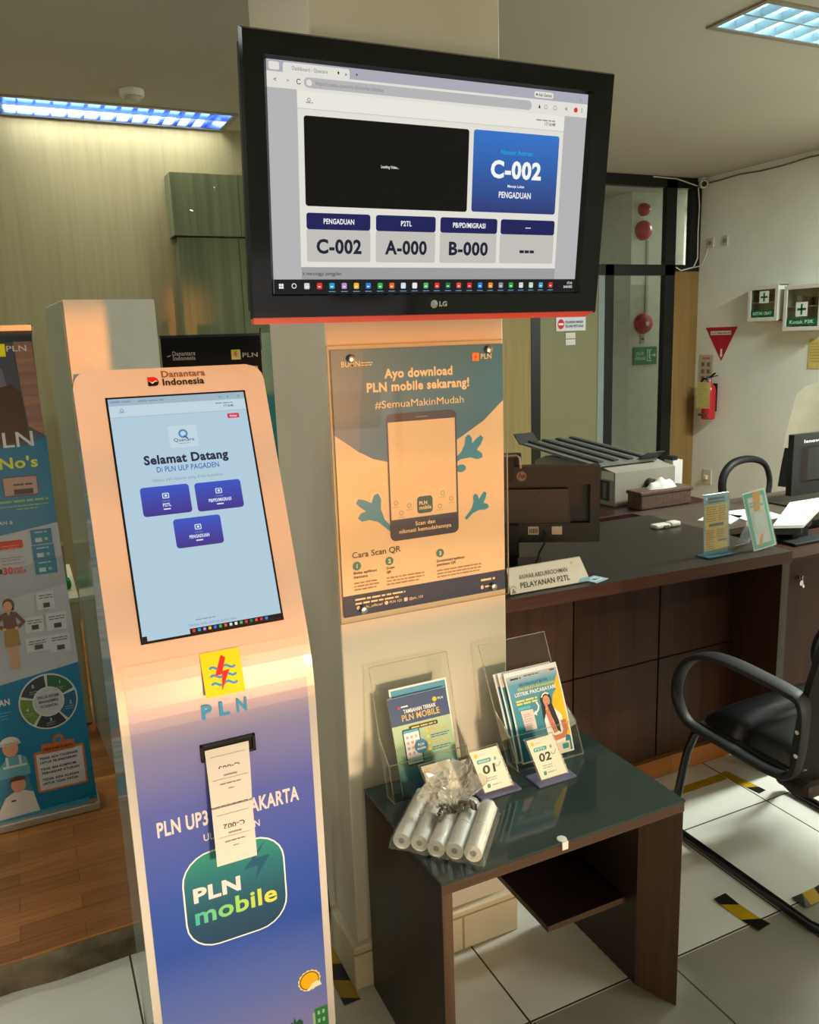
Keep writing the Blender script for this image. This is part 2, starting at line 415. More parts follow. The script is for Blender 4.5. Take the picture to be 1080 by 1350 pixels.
g = G(); fr(g, 3.53, .07, 4.06, 1.97, m_olive, .03); fr(g, 4.06, .07, 4.12, 1.97, m_edgew, .04); struct(g, 'door_1')
g = G(); fr(g, 4.20, .07, 4.70, 1.97, m_pane, .008); struct(g, 'window_2')
g = G(); fr(g, 3.53, 2.05, 4.70, 2.62, m_pane, .008); struct(g, 'window_3')
g = G(); fr(g, 4.80, 2.05, 4.95, 2.62, m_pane, .008); struct(g, 'window_4')
g = G(); fr(g, 4.80, .07, 5.05, 2.0, m_brown, .045); struct(g, 'wall_panel')
# corridor column seen through the panes
g = G(); g.box((4.885, 5.8, 0), (5.47, 6.4, CEIL), mat('corridor_column_paint', '#d3d6cb', .7, .2)); struct(g, 'pillar_corridor', 'white column in the corridor behind the glass')

# green-grey wood wardrobe doors on the cream back wall
m_gw = wood('green_grey_wood', '#5c6046', '#767957', 'z', .3, .6, .2)
t = thing('wall_wardrobe', (1.4, 4.66, .07), 'tall grey-green wood wardrobe against the cream wall behind the television', 'wardrobe')
g = G(); g.box((.875, 4.69, .07), (2.0, 4.779, 2.1), m_gw); g.build('carcass', t)
for x0, x1 in ((.872, 1.20), (1.203, 1.6), (1.603, 2.0)):
    g = G(); g.box((x0, 4.665, .12), (x1, 4.688, 2.12), m_gw); g.build('door', t)
for x0, x1 in ((.852, 1.21), (1.213, 2.0)):
    g = G(); g.box((x0, 4.63, 2.125), (x1, 4.779, 2.44), m_gw); g.build('overhead_door', t)
g = G(); m_chrome = mat('chrome', '#c8c8c8', .2, .5, 1)
g.tube([(.94, 4.629, 2.25), (.94, 4.615, 2.25), (.955, 4.61, 2.243)], .005, m_chrome); g.build('handle', t)
g = G(); g.tube([(1.08, 4.629, 2.37), (1.08, 4.615, 2.37), (1.085, 4.61, 2.35)], .005, m_chrome); g.build('handle', t)

# ---------------------------------------------------------------- ceiling fittings
m_alu = mat('louvre_aluminium', '#7186b8', .12, .5, 1, vary=.02); m_alu_w = mat('louvre_white_aluminium', '#c9dbe4', .3, .5, .7, vary=.02); m_frame_w = mat('fitting_frame', '#8d8674', .4, .4)
def fitting(l, label, cells, col, watts, k, m_alu):
    cx, cy = (l['x0']+l['x1'])/2, (l['y0']+l['y1'])/2
    t = thing('ceiling_light', (cx, cy, CEIL), label, 'ceiling light')
    x0, x1, y0, y1 = l['x0'], l['x1'], l['y0'], l['y1']; g = G()
    g.box((x0, y0, CEIL+.09), (x1, y1, CEIL+.1), m_alu)
    for a in ((x0, y0, x0+.004, y1), (x1-.004, y0, x1, y1), (x0, y0, x1, y0+.004), (x0, y1-.004, x1, y1)):
        g.box((a[0], a[1], CEIL-.004), (a[2], a[3], CEIL+.09), m_alu)
    g.build('housing', t)
    g = G(); w = .022
    for a in ((x0-w, y0-w, x1+w, y0), (x0-w, y1, x1+w, y1+w), (x0-w, y0, x0, y1), (x1, y0, x1+w, y1)):
        g.box((a[0], a[1], CEIL-.008), (a[2], a[3], CEIL-.0005), m_frame_w)
    g.build('frame', t)
    g = G()
    for i in range(1, cells):
        x = x0+(x1-x0)*i/cells; g.prism([(x-.006, y0+.005, CEIL+.032), (x+.006, y0+.005, CEIL+.032), (x, y0+.005, CEIL)], (0, y1-y0-.01, 0), m_alu)
    g.box((x0+.005, cy-.006, CEIL), (x1-.005, cy+.006, CEIL+.036), m_alu)
    g.build('louvre', t)
    lm = lamp_mat('tube_glow', col, k)
    for y in ((y0+cy)/2, (y1+cy)/2):
        g = G(); g.cyl((x0+.03, y, CEIL+.066), (x1-.03, y, CEIL+.066), .013, lm); g.build('lamp_tube', t)
    if not watts: return t
    L = bpy.data.lights.new('fitting_light', 'AREA'); L.shape = 'RECTANGLE'; L.size = (x1-x0)*.95; L.size_y = (y1-y0)*.8
    L.energy = watts; L.color = lin(col); lo = bpy.data.objects.new('fitting_light', L); COL.objects.link(lo)
    lo.location = (0, 0, .085); lo.parent = t
    return t
fitting(LIGHTS[0], 'bright recessed fluorescent ceiling light with silver louvre at upper right', 11, '#cdf0f4', 0, LAMP_COOL, m_alu_w)
fitting(LIGHTS[1], 'long bluish recessed louvre light along the top of the cream wall', 14, '#f2f2e0', LAMP_WARM, 2.0, m_alu)
# added area lamps out of view, brightening walls, floor and corridor
def fill_lamp(x, y, watts, col='#ebf4ee'):
    L = bpy.data.lights.new('fill_light', 'AREA'); L.shape = 'RECTANGLE'; L.size = 1.2; L.size_y = .28; L.energy = watts; L.color = lin(col)
    o = bpy.data.objects.new('fill_light', L); COL.objects.link(o); o.location = (x, y, CEIL-.02)
fill_lamp(4.3, 1.9, 205); fill_lamp(3.0, -.6, 34); fill_lamp(-1.9, 3.9, 24); fill_lamp(-1.7, 2.2, 8, '#eef4ee'); fill_lamp(-.55, 1.25, 8, '#eef4ee'); fill_lamp(6.4, 5.75, 38, '#f4f4ee')

# ---------------------------------------------------------------- television on the pillar
m_gloss = mat('gloss_black_plastic', '#080505', .08, .35, vary=.02); m_matt = mat('matt_black_plastic', '#141413', .5, .3)
m_redtrim = mat('red_clear_trim', '#f0503c', .3, .5); m_bez = mat('inner_bezel', '#070707', .3, .4)
tl = R(6.5); TO = Vector((.3865, 1.452, 1.58)); TU = Vector((1, 0, 0)); TV = Vector((0, -math.sin(tl), math.cos(tl))); TN = TU.cross(TV)
tv = thing('television', (.76, 1.5, 1.57), 'black flat television tilted down on the pillar, showing queue numbers', 'television')
def tvp(u, v, n=0): return TO+TU*u+TV*v+TN*n
TW, TH = .747, .461
su0, su1, sv0, sv1 = .0444, .6895, .0482, .4185
# cabinet: frame ring with bevelled lip, back shell
g = G()
def ring(a, b, na, nb, m):
    A = [(a[0], a[1]), (a[2], a[1]), (a[2], a[3]), (a[0], a[3])]; B = [(b[0], b[1]), (b[2], b[1]), (b[2], b[3]), (b[0], b[3])]
    g.add([tvp(u, v, na) for u, v in A]+[tvp(u, v, nb) for u, v in B], [(i, (i+1) % 4, 4+(i+1) % 4, 4+i) for i in range(4)], m)
o4 = (0, .004, TW, TH)
ring((.004, .008, TW-.004, TH-.004), (su0-.006, sv0-.004, su1+.008, sv1+.005), 0, 0, m_gloss)
ring(o4, (.004, .008, TW-.004, TH-.004), -.008, 0, m_gloss); ring((.01, .014, TW-.01, TH-.01), o4, -.035, -.008, m_gloss)
ring((su0-.006, sv0-.004, su1+.008, sv1+.005), (su0, sv0, su1, sv1), 0, -.008, m_bez)
g.build('bezel', tv)
g = G(); g.prism([tvp(.012, .016, -.035), tvp(TW-.012, .016, -.035), tvp(TW-.012, TH-.012, -.035), tvp(.012, TH-.012, -.035)], -TN*.03, m_matt)
g.prism([tvp(.12, .05, -.064), tvp(TW-.12, .05, -.064), tvp(TW-.12, TH-.1, -.064), tvp(.12, TH-.1, -.064)], -TN*.03, m_matt)
g.build('back_shell', tv)
g = G(); g.prism([tvp(.006, -.004, -.002), tvp(TW-.03, -.004, -.002), tvp(TW-.006, .007, -.002), tvp(.003, .007, -.002)], -TN*.02, m_redtrim)
g.build('bottom_trim', tv, 'translucent red strip along the bottom edge')
g = G(); g.box((.62, 1.575, 1.68), (.90, 1.644, 1.98), m_matt, bev=.004); g.box((.70, 1.50, 1.74), (.82, 1.58, 1.9), m_matt)
g.build('wall_bracket', tv)
g = G(); p = Print(g, tvp(0, 0, 0)+Vector((0, 0, 0)), TU, TV, .0004)
silver = mat('logo_silver', '#c9c6c2', .3, .5, .3)
p.ell(.358, .0268, .0075, .0075, silver); p.ring(.358, .0268, .0045, .0055, m_bez, 2, 100, 350); p.rect(.3572, .024, .3582, .0295, m_bez, 2)
p.text('LG', .3775, .0225, .0088, silver, 1, w=.0165, bold=.03)
g.build('maker_logo', tv)
g = G(); p = Print(g, tvp(0, 0, -.008), TU, TV, .0004)
sw = glow('#e4e1d8', .97); sg = glow('#c6c6c8', .8); sl = glow('#bcbccb', .8); sdk = glow('#0c0a09'); snav = glow('#1c2058'); sblue = glow('#1b4ea6'); sbl2 = glow('#12307c'); sbl3 = glow('#174194')
stx = glow('#26262e'); sgy = glow('#8b8b92'); scard = glow('#cfccc6', .85); swh = glow('#f4f4f4'); scy = glow('#1ea7e0'); stb = glow('#17181a'); sfoot = glow('#adacb0', .8)
p.rect(su0, sv0, su1, sv1, sg, 0)
p.rect(su0, .401, su1, .4185, sl, 1); p.rr(.072, .401, .190, .416, .004, sw, 2, (1, 1, 0, 0)); p.rr(.048, .4035, .066, .4155, .003, sw, 2)
p.rect(su0, .377, su1, .401, sw, 1); p.rr(.108, .381, .56, .397, .008, sg, 2)
p.ell(.080, .4085, .0042, .0042, stx); p.ell(.080, .4085, .002, .002, sw, 4); p.text('Dashboard - Quecare', .088, .4055, .0055, sgy, 3, w=.062, al='l')
p.text('x', .183, .4055, .005, stx); p.text('+', .203, .4055, .006, stx); p.rect(.168, .4065, .171, .4105, stx, 3)
p.text('<', .058, .386, .006, stx); p.text('>', .080, .386, .006, sgy); p.ring(.099, .389, .003, .0042, stx, 3, 40, 330)
p.ell(.117, .389, .005, .005, sw, 3); p.text('https://suaka.quecare.id/antrian/display', .128, .3865, .0055, sgy, 3, w=.125, al='l')
p.rr(.5645, .404, .608, .4145, .004, sw, 2); p.text('Ask Gemini', .589, .4065, .0052, stx, 3, w=.03); p.ell(.570, .409, .0018, .0018, stx, 3)
p.text('_', .648, .407, .006, sgy); p.text('x', .672, .406, .006, sgy)
p.poly([(.575, .386), (.580, .386), (.5775, .393)], stx, 3); p.ring(.592, .389, .003, .004, sgy, 3); p.ring(.613, .389, .003, .004, sgy, 3); p.poly([(.636, .389), (.641, .386), (.641, .393)], sgy, 3)
p.ell(.6617, .389, .0045, .0045, glow('#e02a2a'), 3); p.rect(.676, .385, .677, .394, stx, 3)
p.rect(.0955, .0932, .637, .377, sw, 1); p.rect(.0955, .3485, .637, .3493, sg, 2); p.rect(.0955, .3494, .637, .376, glow('#ebe8df', .97), 2)
p.ring(.116, .363, .002, .0032, sgy, 3); p.lines(.1105, .358, .013, 1, .004, .0015, sgy)
p.lines(.572, .3645, .043, 1, .004, .0022, sgy, rag=0); p.text('17:16:48', .604, .357, .0055, stx, 3, w=.024)
p.rr(.1062, .1953, .4268, .3388, .005, sdk, 2); p.text('Loading Video...', .2665, .2636, .0046, swh, 3, w=.035)
# ticket card: a printed vertical blue gradient on the web page
p.rr(.4366, .1964, .6278, .3396, .005, glow('#1b4da6'), 2)
sgrad = glow('#000000') 
m, nt, b, out = nodes('screen_blue_gradient'); b.inputs['Base Color'].default_value = (.01, .01, .01, 1); b.inputs['Roughness'].default_value = .35
sx = nt.nodes.new('ShaderNodeSeparateXYZ'); nt.links.new(obj_coord(nt), sx.inputs[0]); mr = nt.nodes.new('ShaderNodeMapRange')
mr.inputs[1].default_value = .2; mr.inputs[2].default_value = .35; nt.links.new(sx.outputs[2], mr.inputs[0])
nt.links.new(ramp(nt, mr.outputs[0], [(0, '#14236a'), (1, '#1f6cc4')]), b.inputs['Emission Color']); b.inputs['Emission Strength'].default_value = 1
p.rr(.4366, .1964, .6278, .3396, .005, m, 3)
p.text('Nomor Antrian', .5325, .3005, .0085, scy, 4, w=.072); p.text('C-002', .5325, .2595, .0285, swh, 4, w=.114, bold=.04)
p.text('Menuju Loket', .5335, .2425, .0046, swh, 4, w=.038, bold=.02); p.text('PENGADUAN', .532, .2235, .0105, swh, 4, w=.073, bold=.02)
for (a, b_, t1, t2, w1) in ((.1069, .2282, 'PENGADUAN', 'C-002', .058), (.2391, .3610, 'P2TL', 'A-000', .022), (.3709, .4955, 'PB/PD/MIGRASI', 'B-000', .071), (.5033, .6294, '---', '---', .012)):
    c = (a+b_)/2; p.rr(a, .1025, b_, .158, .004, scard, 2); p.rr(a, .157, b_, .1845, .005, snav, 3)
    p.text(t1, c, .1668, .0085, swh, 4, w=w1, bold=.022)
    p.text(t2, c, .1175, .0225, glow('#1d1d33'), 4, w=.086 if len(t2) > 3 else .034, bold=.035)
p.rect(.0965, .0722, .637, .0932, sfoot, 2); p.text('k menunggu panggilan', .0985, .0795, .006, stx, 3, w=.072, al='l', bold=.004)
p.rect(su0, sv0, su1, .0722, stb, 2)
p.text('17:16', .676, .0625, .0045, swh, 3, w=.012); p.text('26/06/2025', .672, .055, .0045, swh, 3, w=.022)
icons = ['#f0f0f0', None, '#cfd3d6', '#e2322c', '#1f9bd6', '#b98ad0', '#f2b632', '#2b7cd3', '#37b24d', '#e8622a', '#d8dde2', '#e9e9ee', '#58b368', '#e2322c', '#1f7a44', '#e04a3a', '#d92b2b', '#2f83d8', '#f08a2b', '#8a9099', '#2ba84a', '#cfd6d9', '#b9d8c2', '#4aa0d8', '#d82828']
for i, c in enumerate(icons):
    x = .0575+i*.0238; 
    if i == 1: p.ring(x, .061, .0032, .0045, glow('#f0f0f0'), 3); continue
    if i == 0:
        for dx in (-.004, .0005):
            for dy in (-.004, .0005): p.rect(x+dx, .0605+dy, x+dx+.0038, .0605+dy+.0038, glow(c), 3)
        continue
    p.rr(x-.005, .0555, x+.005, .066, .002, glow(c), 3); p.rect(x-.0025, .0585, x+.002, .0605, glow('#f4f4f4'), 4)
    if i > 3: p.rect(x-.0065, .0505, x+.0065, .0515, glow('#6fb4e6'), 3)
p.rect(.097, .0506, .1115, .0722, glow('#3a4046'), 2.5) if False else None
g.build('screen', tv)

# ---------------------------------------------------------------- queue kiosk
m_kw = mat('kiosk_white_coating', '#d2c7bc', .28, .5, vary=.02, coat=.3); m_kside = mat('kiosk_side_gloss', '#aeb6b4', .12, .6, .25, vary=.03)
kt = R(21.5); KY, KZ = 1.40, .95
kio = thing('queue_kiosk', (.27, 1.58, 0), 'white touchscreen queue kiosk with purple-blue wrap, standing left of the pillar', 'kiosk')
def kup(u, v, n=0): return Vector((u, KY+math.sin(kt)*v-math.cos(kt)*n, KZ+math.cos(kt)*v+math.sin(kt)*n))
KX0, KX1, KVT = .093, .444, .597
# front profile (y, z) from floor to top, with a soft bend
prof = [(KY, z) for z in (0, .3, .6, .86)]
for i in range(1, 8):
    a = i/8; b_ = 1-a; p0 = Vector((KY, .87)); p1 = Vector((KY, KZ)); q = kup(0, .08); p2 = Vector((q.y, q.z))
    v_ = p0*b_*b_+p1*2*a*b_+p2*a*a; prof.append((v_.x, v_.y))
for v_ in (.08, .2, .35, .5, .552, .565, .577, .586, .592, KVT): q = kup(0, v_); prof.append((q.y, q.z))
def sheet(x0, x1, off, m, rad=0, s0=0, s1=None, name=None, lab=None, thick=0):
    g = G(); vs = []; n = len(prof); top = prof[-1][1]; vt = KVT
    rows = []
    for i, (y, z) in enumerate(prof):
        d = Vector((0, prof[min(i+1, n-1)][0]-prof[max(i-1, 0)][0], prof[min(i+1, n-1)][1]-prof[max(i-1, 0)][1])).normalized()
        nn = Vector((0, -d.z, d.y))
        rem = (top-z)/math.cos(kt); ins = 0
        if rad and rem < rad: ins = rad-math.sqrt(max(0, rad*rad-(rad-rem)**2))
        rows.append((Vector((x0+ins, y, z))+nn*off, Vector((x1-ins, y, z))+nn*off, nn))
    sel = [r for r, (y, z) in zip(rows, prof) if s0 <= z <= (s1 or 9)]
    for a, b_, nn in sel: vs += [a, b_]
    fs = [(2*i, 2*i+1, 2*i+3, 2*i+2) for i in range(len(sel)-1)]
    g.add(vs, fs, m)
    if thick:
        k = len(vs); back = [v-nn*thick for a, b_, nn in sel for v in (a, b_)]
        lo = list(range(0, k, 2)); hi = list(range(1, k, 2)); loop = lo+hi[::-1]
        g.add(vs+back, [(loop[i], loop[(i+1) % k], k+loop[(i+1) % k], k+loop[i]) for i in range(k)]+[(k+2*i, k+2*i+2, k+2*i+3, k+2*i+1) for i in range(len(sel)-1)], m)
    return g
gfront = sheet(KX0, KX1, 0, m_kw, rad=.032, thick=.014)
g = G(); inset = .004
body = [(KY+.014, 0)]+[(y+.014, z) for y, z in prof[1:-1]]+[(prof[-1][0]+.012, prof[-1][1]-.012), (prof[-1][0]+.075, prof[-1][1]-.03), (1.76, 1.02), (1.76, 0)]
g.prism([(KX0+inset, y, z) for y, z in body], (KX1-KX0-2*inset, 0, 0), m_kside)
g.build('body', kio, 'glossy grey side body')
wrap = vgrad('kiosk_wrap_print', [(0, '#7d78b8'), (.13, '#8b85c0'), (.24, '#6270ba'), (.40, '#2a4ba6'), (.52, '#3651aa'), (.70, '#5d62b2'), (.82, '#9089b8'), (.92, '#c0b3bd'), (.97, '#d2c7bc'), (1, '#d2c7bc')], .05, 1.02, .28, .5)
gwrap = sheet(.108, .4295, .0008, wrap, s0=0, s1=1.02)
# print on the upper plane and on the lower plane
g = gfront; p = Print(g, kup(0, 0, .0012), (1, 0, 0), (0, math.sin(kt), math.cos(kt)), .0004)
dark = ink('#1e1416'); dred = ink('#d01c22')
p.poly([(.2235, .5625), (.2405, .5625), (.2425, .570), (.2235, .570)], dark, 1); p.ell(.2345, .570, .0088, .0085, dark, 1, a0=-90, a1=90); p.rect(.2235, .5615, .2348, .578, dark, 1)
p.poly([(.2235, .570), (.2235, .579), (.235, .579), (.242, .5745), (.243, .570), (.237, .5725), (.232, .568)], dred, 2); p.poly([(.225, .572), (.231, .568), (.237, .572), (.242, .570), (.236, .5695), (.231, .5655)], WHITE, 3)
p.text('Indonesia', .250, .5618, .0125, dark, 1, w=.077, al='l', bold=.025); p.text('Danantara', .250, .5775, .0122, ink('#8a5a42'), 1, w=.081, al='l', bold=.02)
pln_mark(p, .2400, -.0205, .0705, .0790)
g.build('front_panel', kio)
g = gwrap; p = Print(g, (0, KY-.0008, 0), (1, 0, 0), (0, 0, 1), .0004)
for i, ch in enumerate('PLN'): p.text(ch, .2405+i*.0315, .8905, .0245, PLNB, 1, w=.0185, bold=.035)
pk = ink('#e6d9d6'); p.text('PLN UP3 PURWAKARTA', .2665, .6855, .0275, pk, 1, w=.264, bold=.03); p.text('ULP PAGADEN', .2665, .6535, .0135, pk, 1, w=.105, bold=.012)
p.rr(.1675, .4335, .3615, .6315, .058, WHITE, 1)
icon = vgrad('app_icon_print', [(0, '#1c3c5e'), (.35, '#1f4a68'), (.72, '#236f78'), (1, '#2f8f7c')], .43, .63, .4)
p.rr(.1705, .4365, .3585, .6285, .055, icon, 2)
p.poly([(.3255, .621), (.2830, .5725), (.3095, .5726), (.3018, .5444), (.3330, .5895), (.3054, .5890)], ink('#1f5573'), 3)
p.text('PLN', .1855, .5345, .0275, pk, 3, w=.088, al='l', bold=.04)
mobg = vgrad('mobile_letter_print', [(0, '#3fb6a0'), (.45, '#8fce6a'), (1, '#e2d64b')], .186, .342, .4, axis=0)
m_mob = mobg; m_mob.node_tree.nodes['Map Range'].inputs[1].default_value = .186-.27; m_mob.node_tree.nodes['Map Range'].inputs[2].default_value = .342-.27
p.text('mobile', .185, .4885, .0335, m_mob, 3, w=.1565, al='l', bold=.025)
# weather sun with cloud, and the green skyline
for i in range(15): a = i*24; p.ell(.394+.0195*math.cos(R(a)), .2835+.0195*math.sin(R(a)), .0048, .0048, ink('#f7d98a'), 1, 10)
p.ell(.394, .2835, .0205, .0205, ink('#6a4a18'), 2); p.ell(.394, .2835, .0185, .0185, ink('#f6b40c'), 3)
p.poly([(.384, .262), (.419, .266), (.416, .274), (.409, .279), (.399, .276), (.392, .268)], ink('#f6eec0'), 4)
gr1 = ink('#1f5a34'); gr2 = ink('#2f7d3e'); gr3 = ink('#a9c79a')
p.rect(.401, .02, .4285, .213, gr2, 1); p.rect(.396, .02, .4015, .205, gr3, 1)
for r in range(9):
    for c in range(2): p.rect(.4065+c*.010, .197-r*.019, .4115+c*.010, .206-r*.019, gr3, 2)
p.poly([(.345, .02), (.345, .19), (.352, .203), (.355, .196), (.357, .212), (.362, .198), (.368, .204), (.375, .196), (.375, .02)], gr1, 1)
for x, h in ((.115, .12), (.15, .15), (.19, .11), (.235, .14), (.28, .12), (.31, .16)): p.rect(x, .02, x+.03, h, gr1 if x*100 % 2 < 1 else gr2, 1)
g.build('printed_wrap', kio, 'purple to blue printed wrap on the lower front')
# touchscreen
g = G(); p = Print(g, kup(0, 0, .0006), (1, 0, 0), (0, math.sin(kt), math.cos(kt)), .0004)
ks = glow('#b3cfe0', .95); kb = glow('#a3bccd', .9); kb2 = glow('#c3d8e4', .95); ktx = glow('#2c3558'); kbl = glow('#3c62b4'); kgy = glow('#7e97ab'); kwh = glow('#dfe8f6')
p.rect(.1445, .0925, .4025, .5440, m_bez, 0)
p.rect(.1483, .0970, .3987, .5405, ks, 1); p.rect(.1483, .5270, .3987, .5405, kb, 2); p.rect(.1483, .5055, .3987, .5270, kb2, 2); p.rect(.1483, .5045, .3987, .5055, kb, 3)
p.lines(.152, .533, .04, 1, .01, .003, kgy); p.lines(.2, .5325, .05, 1, .01, .003, kgy); p.rect(.35, .531, .353, .535, kgy, 3); p.rect(.365, .531, .368, .535, kgy, 3); p.rect(.386, .531, .389, .535, kgy, 3)
p.ring(.170, .5185, .002, .0032, kgy, 3); p.lines(.165, .5135, .011, 1, .01, .0015, kgy); p.lines(.341, .5195, .033, 1, .01, .0022, kgy, rag=0); p.text('17:16:48', .3655, .5125, .0045, ktx, 3, w=.018)
p.rr(.3600, .4895, .3828, .4990, .002, glow('#d23a52'), 3); p.text('Keluar', .3718, .492, .004, kwh, 4, w=.014)
p.rect(.246, .440, .2985, .482, kb2, 2); p.ring(.2722, .466, .005, .0085, glow('#4f86bd'), 3); p.poly([(.274, .463), (.281, .457), (.2785, .4555), (.272, .461)], glow('#2f5f94'), 4)
p.text('Quecare', .2725, .4515, .0062, ktx, 3, w=.0375, bold=.005); p.lines(.262, .447, .022, 1, .01, .0012, kgy)
p.text('Selamat Datang', .2722, .4125, .0158, glow('#252c48'), 3, w=.154, bold=.04); p.text('Di PLN ULP PAGADEN', .2722, .3965, .0098, kbl, 3, w=.1135, bold=.012)
p.text('Silakan pilih layanan yang Anda butuhkan :', .2712, .3795, .0052, kgy, 3, w=.132, bold=0)
m, nt, b, out = nodes('screen_button_gradient'); b.inputs['Base Color'].default_value = (.01, .01, .01, 1); b.inputs['Roughness'].default_value = .35
sx = nt.nodes.new('ShaderNodeSeparateXYZ'); nt.links.new(obj_coord(nt), sx.inputs[0])
fr_ = nt.nodes.new('ShaderNodeMapRange'); fr_.inputs[1].default_value = KZ+.25*math.cos(kt); fr_.inputs[2].default_value = KZ+.372*math.cos(kt)
nt.links.new(sx.outputs[2], fr_.inputs[0]); nt.links.new(ramp(nt, fr_.outputs[0], [(0, '#34237f'), (.46, '#2a4fc0'), (.5, '#34237f'), (1, '#2a4fc0')]), b.inputs['Emission Color']); b.inputs['Emission Strength'].default_value = 1
for (a, b_, c, d, tx, w) in ((.1805, .2674, .3165, .3705, 'P2TL', .0145), (.2775, .3636, .3150, .3692, 'PB/PD/MIGRASI', .042), (.2297, .3156, .2520, .3062, 'PENGADUAN', .036)):
    p.rr(a, c, b_, d, .006, m, 3); x = (a+b_)/2
    p.rr(x-.006, d-.0235, x+.006, d-.0135, .0015, kwh, 4); p.rr(x-.0045, d-.0222, x+.0045, d-.0148, .001, kbl, 5); p.rect(x-.002, d-.0205, x+.002, d-.0165, kwh, 6)
    p.lines(x-.0075, d-.029, .015, 1, .01, .0012, kgy, 4); p.text(tx, x, d-.0385, .0058, kwh, 4, w=w, bold=.03); p.lines(x-.007, d-.0445, .014, 1, .01, .0022, kwh, 4, rag=0)
p.lines(.243, .119, .035, 1, .01, .0018, kgy, 3, rag=0); p.text('Pastikan Anda telah mengambil tiket', .2722, .1095, .0045, kgy, 3, w=.085, bold=0)
p.rect(.2299, .0970, .3987, .1058, stb, 3); p.rect(.1483, .0970, .156, .1058, stb, 3)
for i in range(15): p.rr(.2345+i*.0095, .0988, .2395+i*.0095, .1040, .001, glow(icons[3+i]), 4)
g.build('touchscreen', kio)
# ticket slot
g = G(); q = lambda u, v, n: Vector((u, KY-.001-n, v))
for (u0, v0, u1, v1) in ((.2222, .8095, .3225, .8145), (.2222, .8375, .3225, .8428), (.2222, .8095, .2275, .8428), (.3165, .8095, .3225, .8428)): g.box((u0, KY-.006, v0), (u1, KY, v1), m_matt, bev=.001)
g.box((.2275, KY-.0015, .8145), (.3165, KY-.0005, .8375), m_bez)
g.build('ticket_slot', kio)
# tickets hanging out of the slot
m_paper = mat('thermal_paper', '#e2d6cc', .6, .2, vary=.02)
tk = thing('queue_ticket', (.267, KY-.01, .61), 'strip of two white queue tickets hanging from the kiosk slot', 'ticket')
def ticket(z0, z1, u0a, u1a, u0b, u1b, dep, num):
    g = G(); n = 10; vs = []
    for i in range(n+1):
        a = i/n; z = z1+(z0-z1)*a; d = dep(z); vs += [(u0a+(u0b-u0a)*a, KY-d, z), (u1a+(u1b-u1a)*a, KY-d, z)]
    g.add(vs, [(2*i, 2*i+2, 2*i+3, 2*i+1) for i in range(n)], m_paper, True)
    zc = z0+(z1-z0)*(.60); c = (u0a+u1a)/2; tk_i = ink('#4a423f'); d = dep(zc)
    def row(dz): return Print(g, (0, KY-dep(zc+dz)-.0009, 0), eps=.0003)
    row(.012).text(num, c, zc+.0095, .0095, tk_i, 1, w=.039, rot=180, bold=.01); row(-.009).text('PENGADUAN', c, zc-.006, .0032, tk_i, 1, w=.024, rot=180)
    row(-.014).rect(u0a+.008, zc-.0140, u1a-.008, zc-.0134, ink('#8f857c'), 1); row(-.024).lines(c-.02, zc-.024, .04, 1, .01, .0018, ink('#857a71'), 1); row(-.034).lines(c-.006, zc-.034, .012, 1, .01, .0016, ink('#9a9087'), 1)
    row(.03).rect(u0a+.008, zc+.028, u1a-.008, zc+.0286, ink('#8f857c'), 1)
    if num == 'C-002': row(.043).rect(u0a+.001, z1-.0014, u1a-.001, z1-.0004, ink('#5a5049'), 1)
    g.build('ticket', tk)
dep1 = lambda z: .0040+.016*math.sin(max(0, min(1, (.832-z)/.11))*math.pi*.5)*.9
dep2 = lambda z: .0195+.012*(.7236-z)/.11
ticket(.7245, .831, .2294, .3096, .2297, .3043, dep1, 'C-003'); ticket(.6144, .7236, .2297, .3043, .2285, .3026, dep2, 'C-002')

# ---------------------------------------------------------------- poster under acrylic on the pillar
po = thing('poster', (.806, 1.63, .93), 'cream and teal poster under clear acrylic, screwed to the pillar front', 'poster')
cream = ink('#e6dccb', .3); pt = ink('#3c80b4', .3); pt2 = ink('#5c86b4', .3); pnv = ink('#36456e', .3); leaf = ink('#2a9ad8', .3); ptx = ink('#f6e9d2', .3); dk = ink('#3a3a42')
g = G(); p = Print(g, (0, 1.6400, 0), eps=.0004)
p.rect(.5975, .9425, 1.0145, 1.5255, cream, 1)
pts = [(.5975, 1.5255), (.5975, 1.348)]+[(.6490, 1.3094), (.683, 1.2905), (.7164, 1.2811), (.76, 1.279), (.81, 1.284), (.86, 1.3), (.9026, 1.3215), (.9621, 1.3542), (1.0145, 1.398), (1.0145, 1.5255)]
p.poly(pts[::-1], pt, 2)
p.poly([(.5975, 1.5255), (.672, 1.5255), (.665, 1.46), (.655, 1.37), (.652, 1.307), (.5975, 1.348)], pt2, 2.5)
p.rect(.5975, .9425, 1.0145, .9915, pnv, 2)
def leafpoly(cx, cy, s, rot, m, k=2):
    base = [(-.045, -.004), (-.02, -.006), (.0, -.016), (.012, -.03), (.024, -.034), (.028, -.026), (.022, -.012), (.036, -.008), (.048, -.001), (.046, .008), (.034, .008), (.02, .006), (.026, .016), (.024, .026), (.014, .026), (.004, .014), (-.012, .006), (-.045, .004)]
    c, q = math.cos(R(rot)), math.sin(R(rot)); p.poly([(cx+s*(x*c-y*q), cy+s*(x*q+y*c)) for x, y in base], m, k)
leafpoly(.683, 1.165, 1.18, 135, leaf); leafpoly(.937, 1.156, .86, 45, leaf); leafpoly(.915, 1.287, 1.1, 32, leaf); p.ell(.9, 1.249, .013, .009, leaf, 2)
p.rr(.7168, 1.1005, .8905, 1.3852, .014, pnv, 3); p.rect(.7205, 1.1490, .8860, 1.3665, cream, 4)
p.rr(.788, 1.3735, .818, 1.3752, .0008, ink('#8fa0a8'), 4)
lb = ink('#9fb9bd')
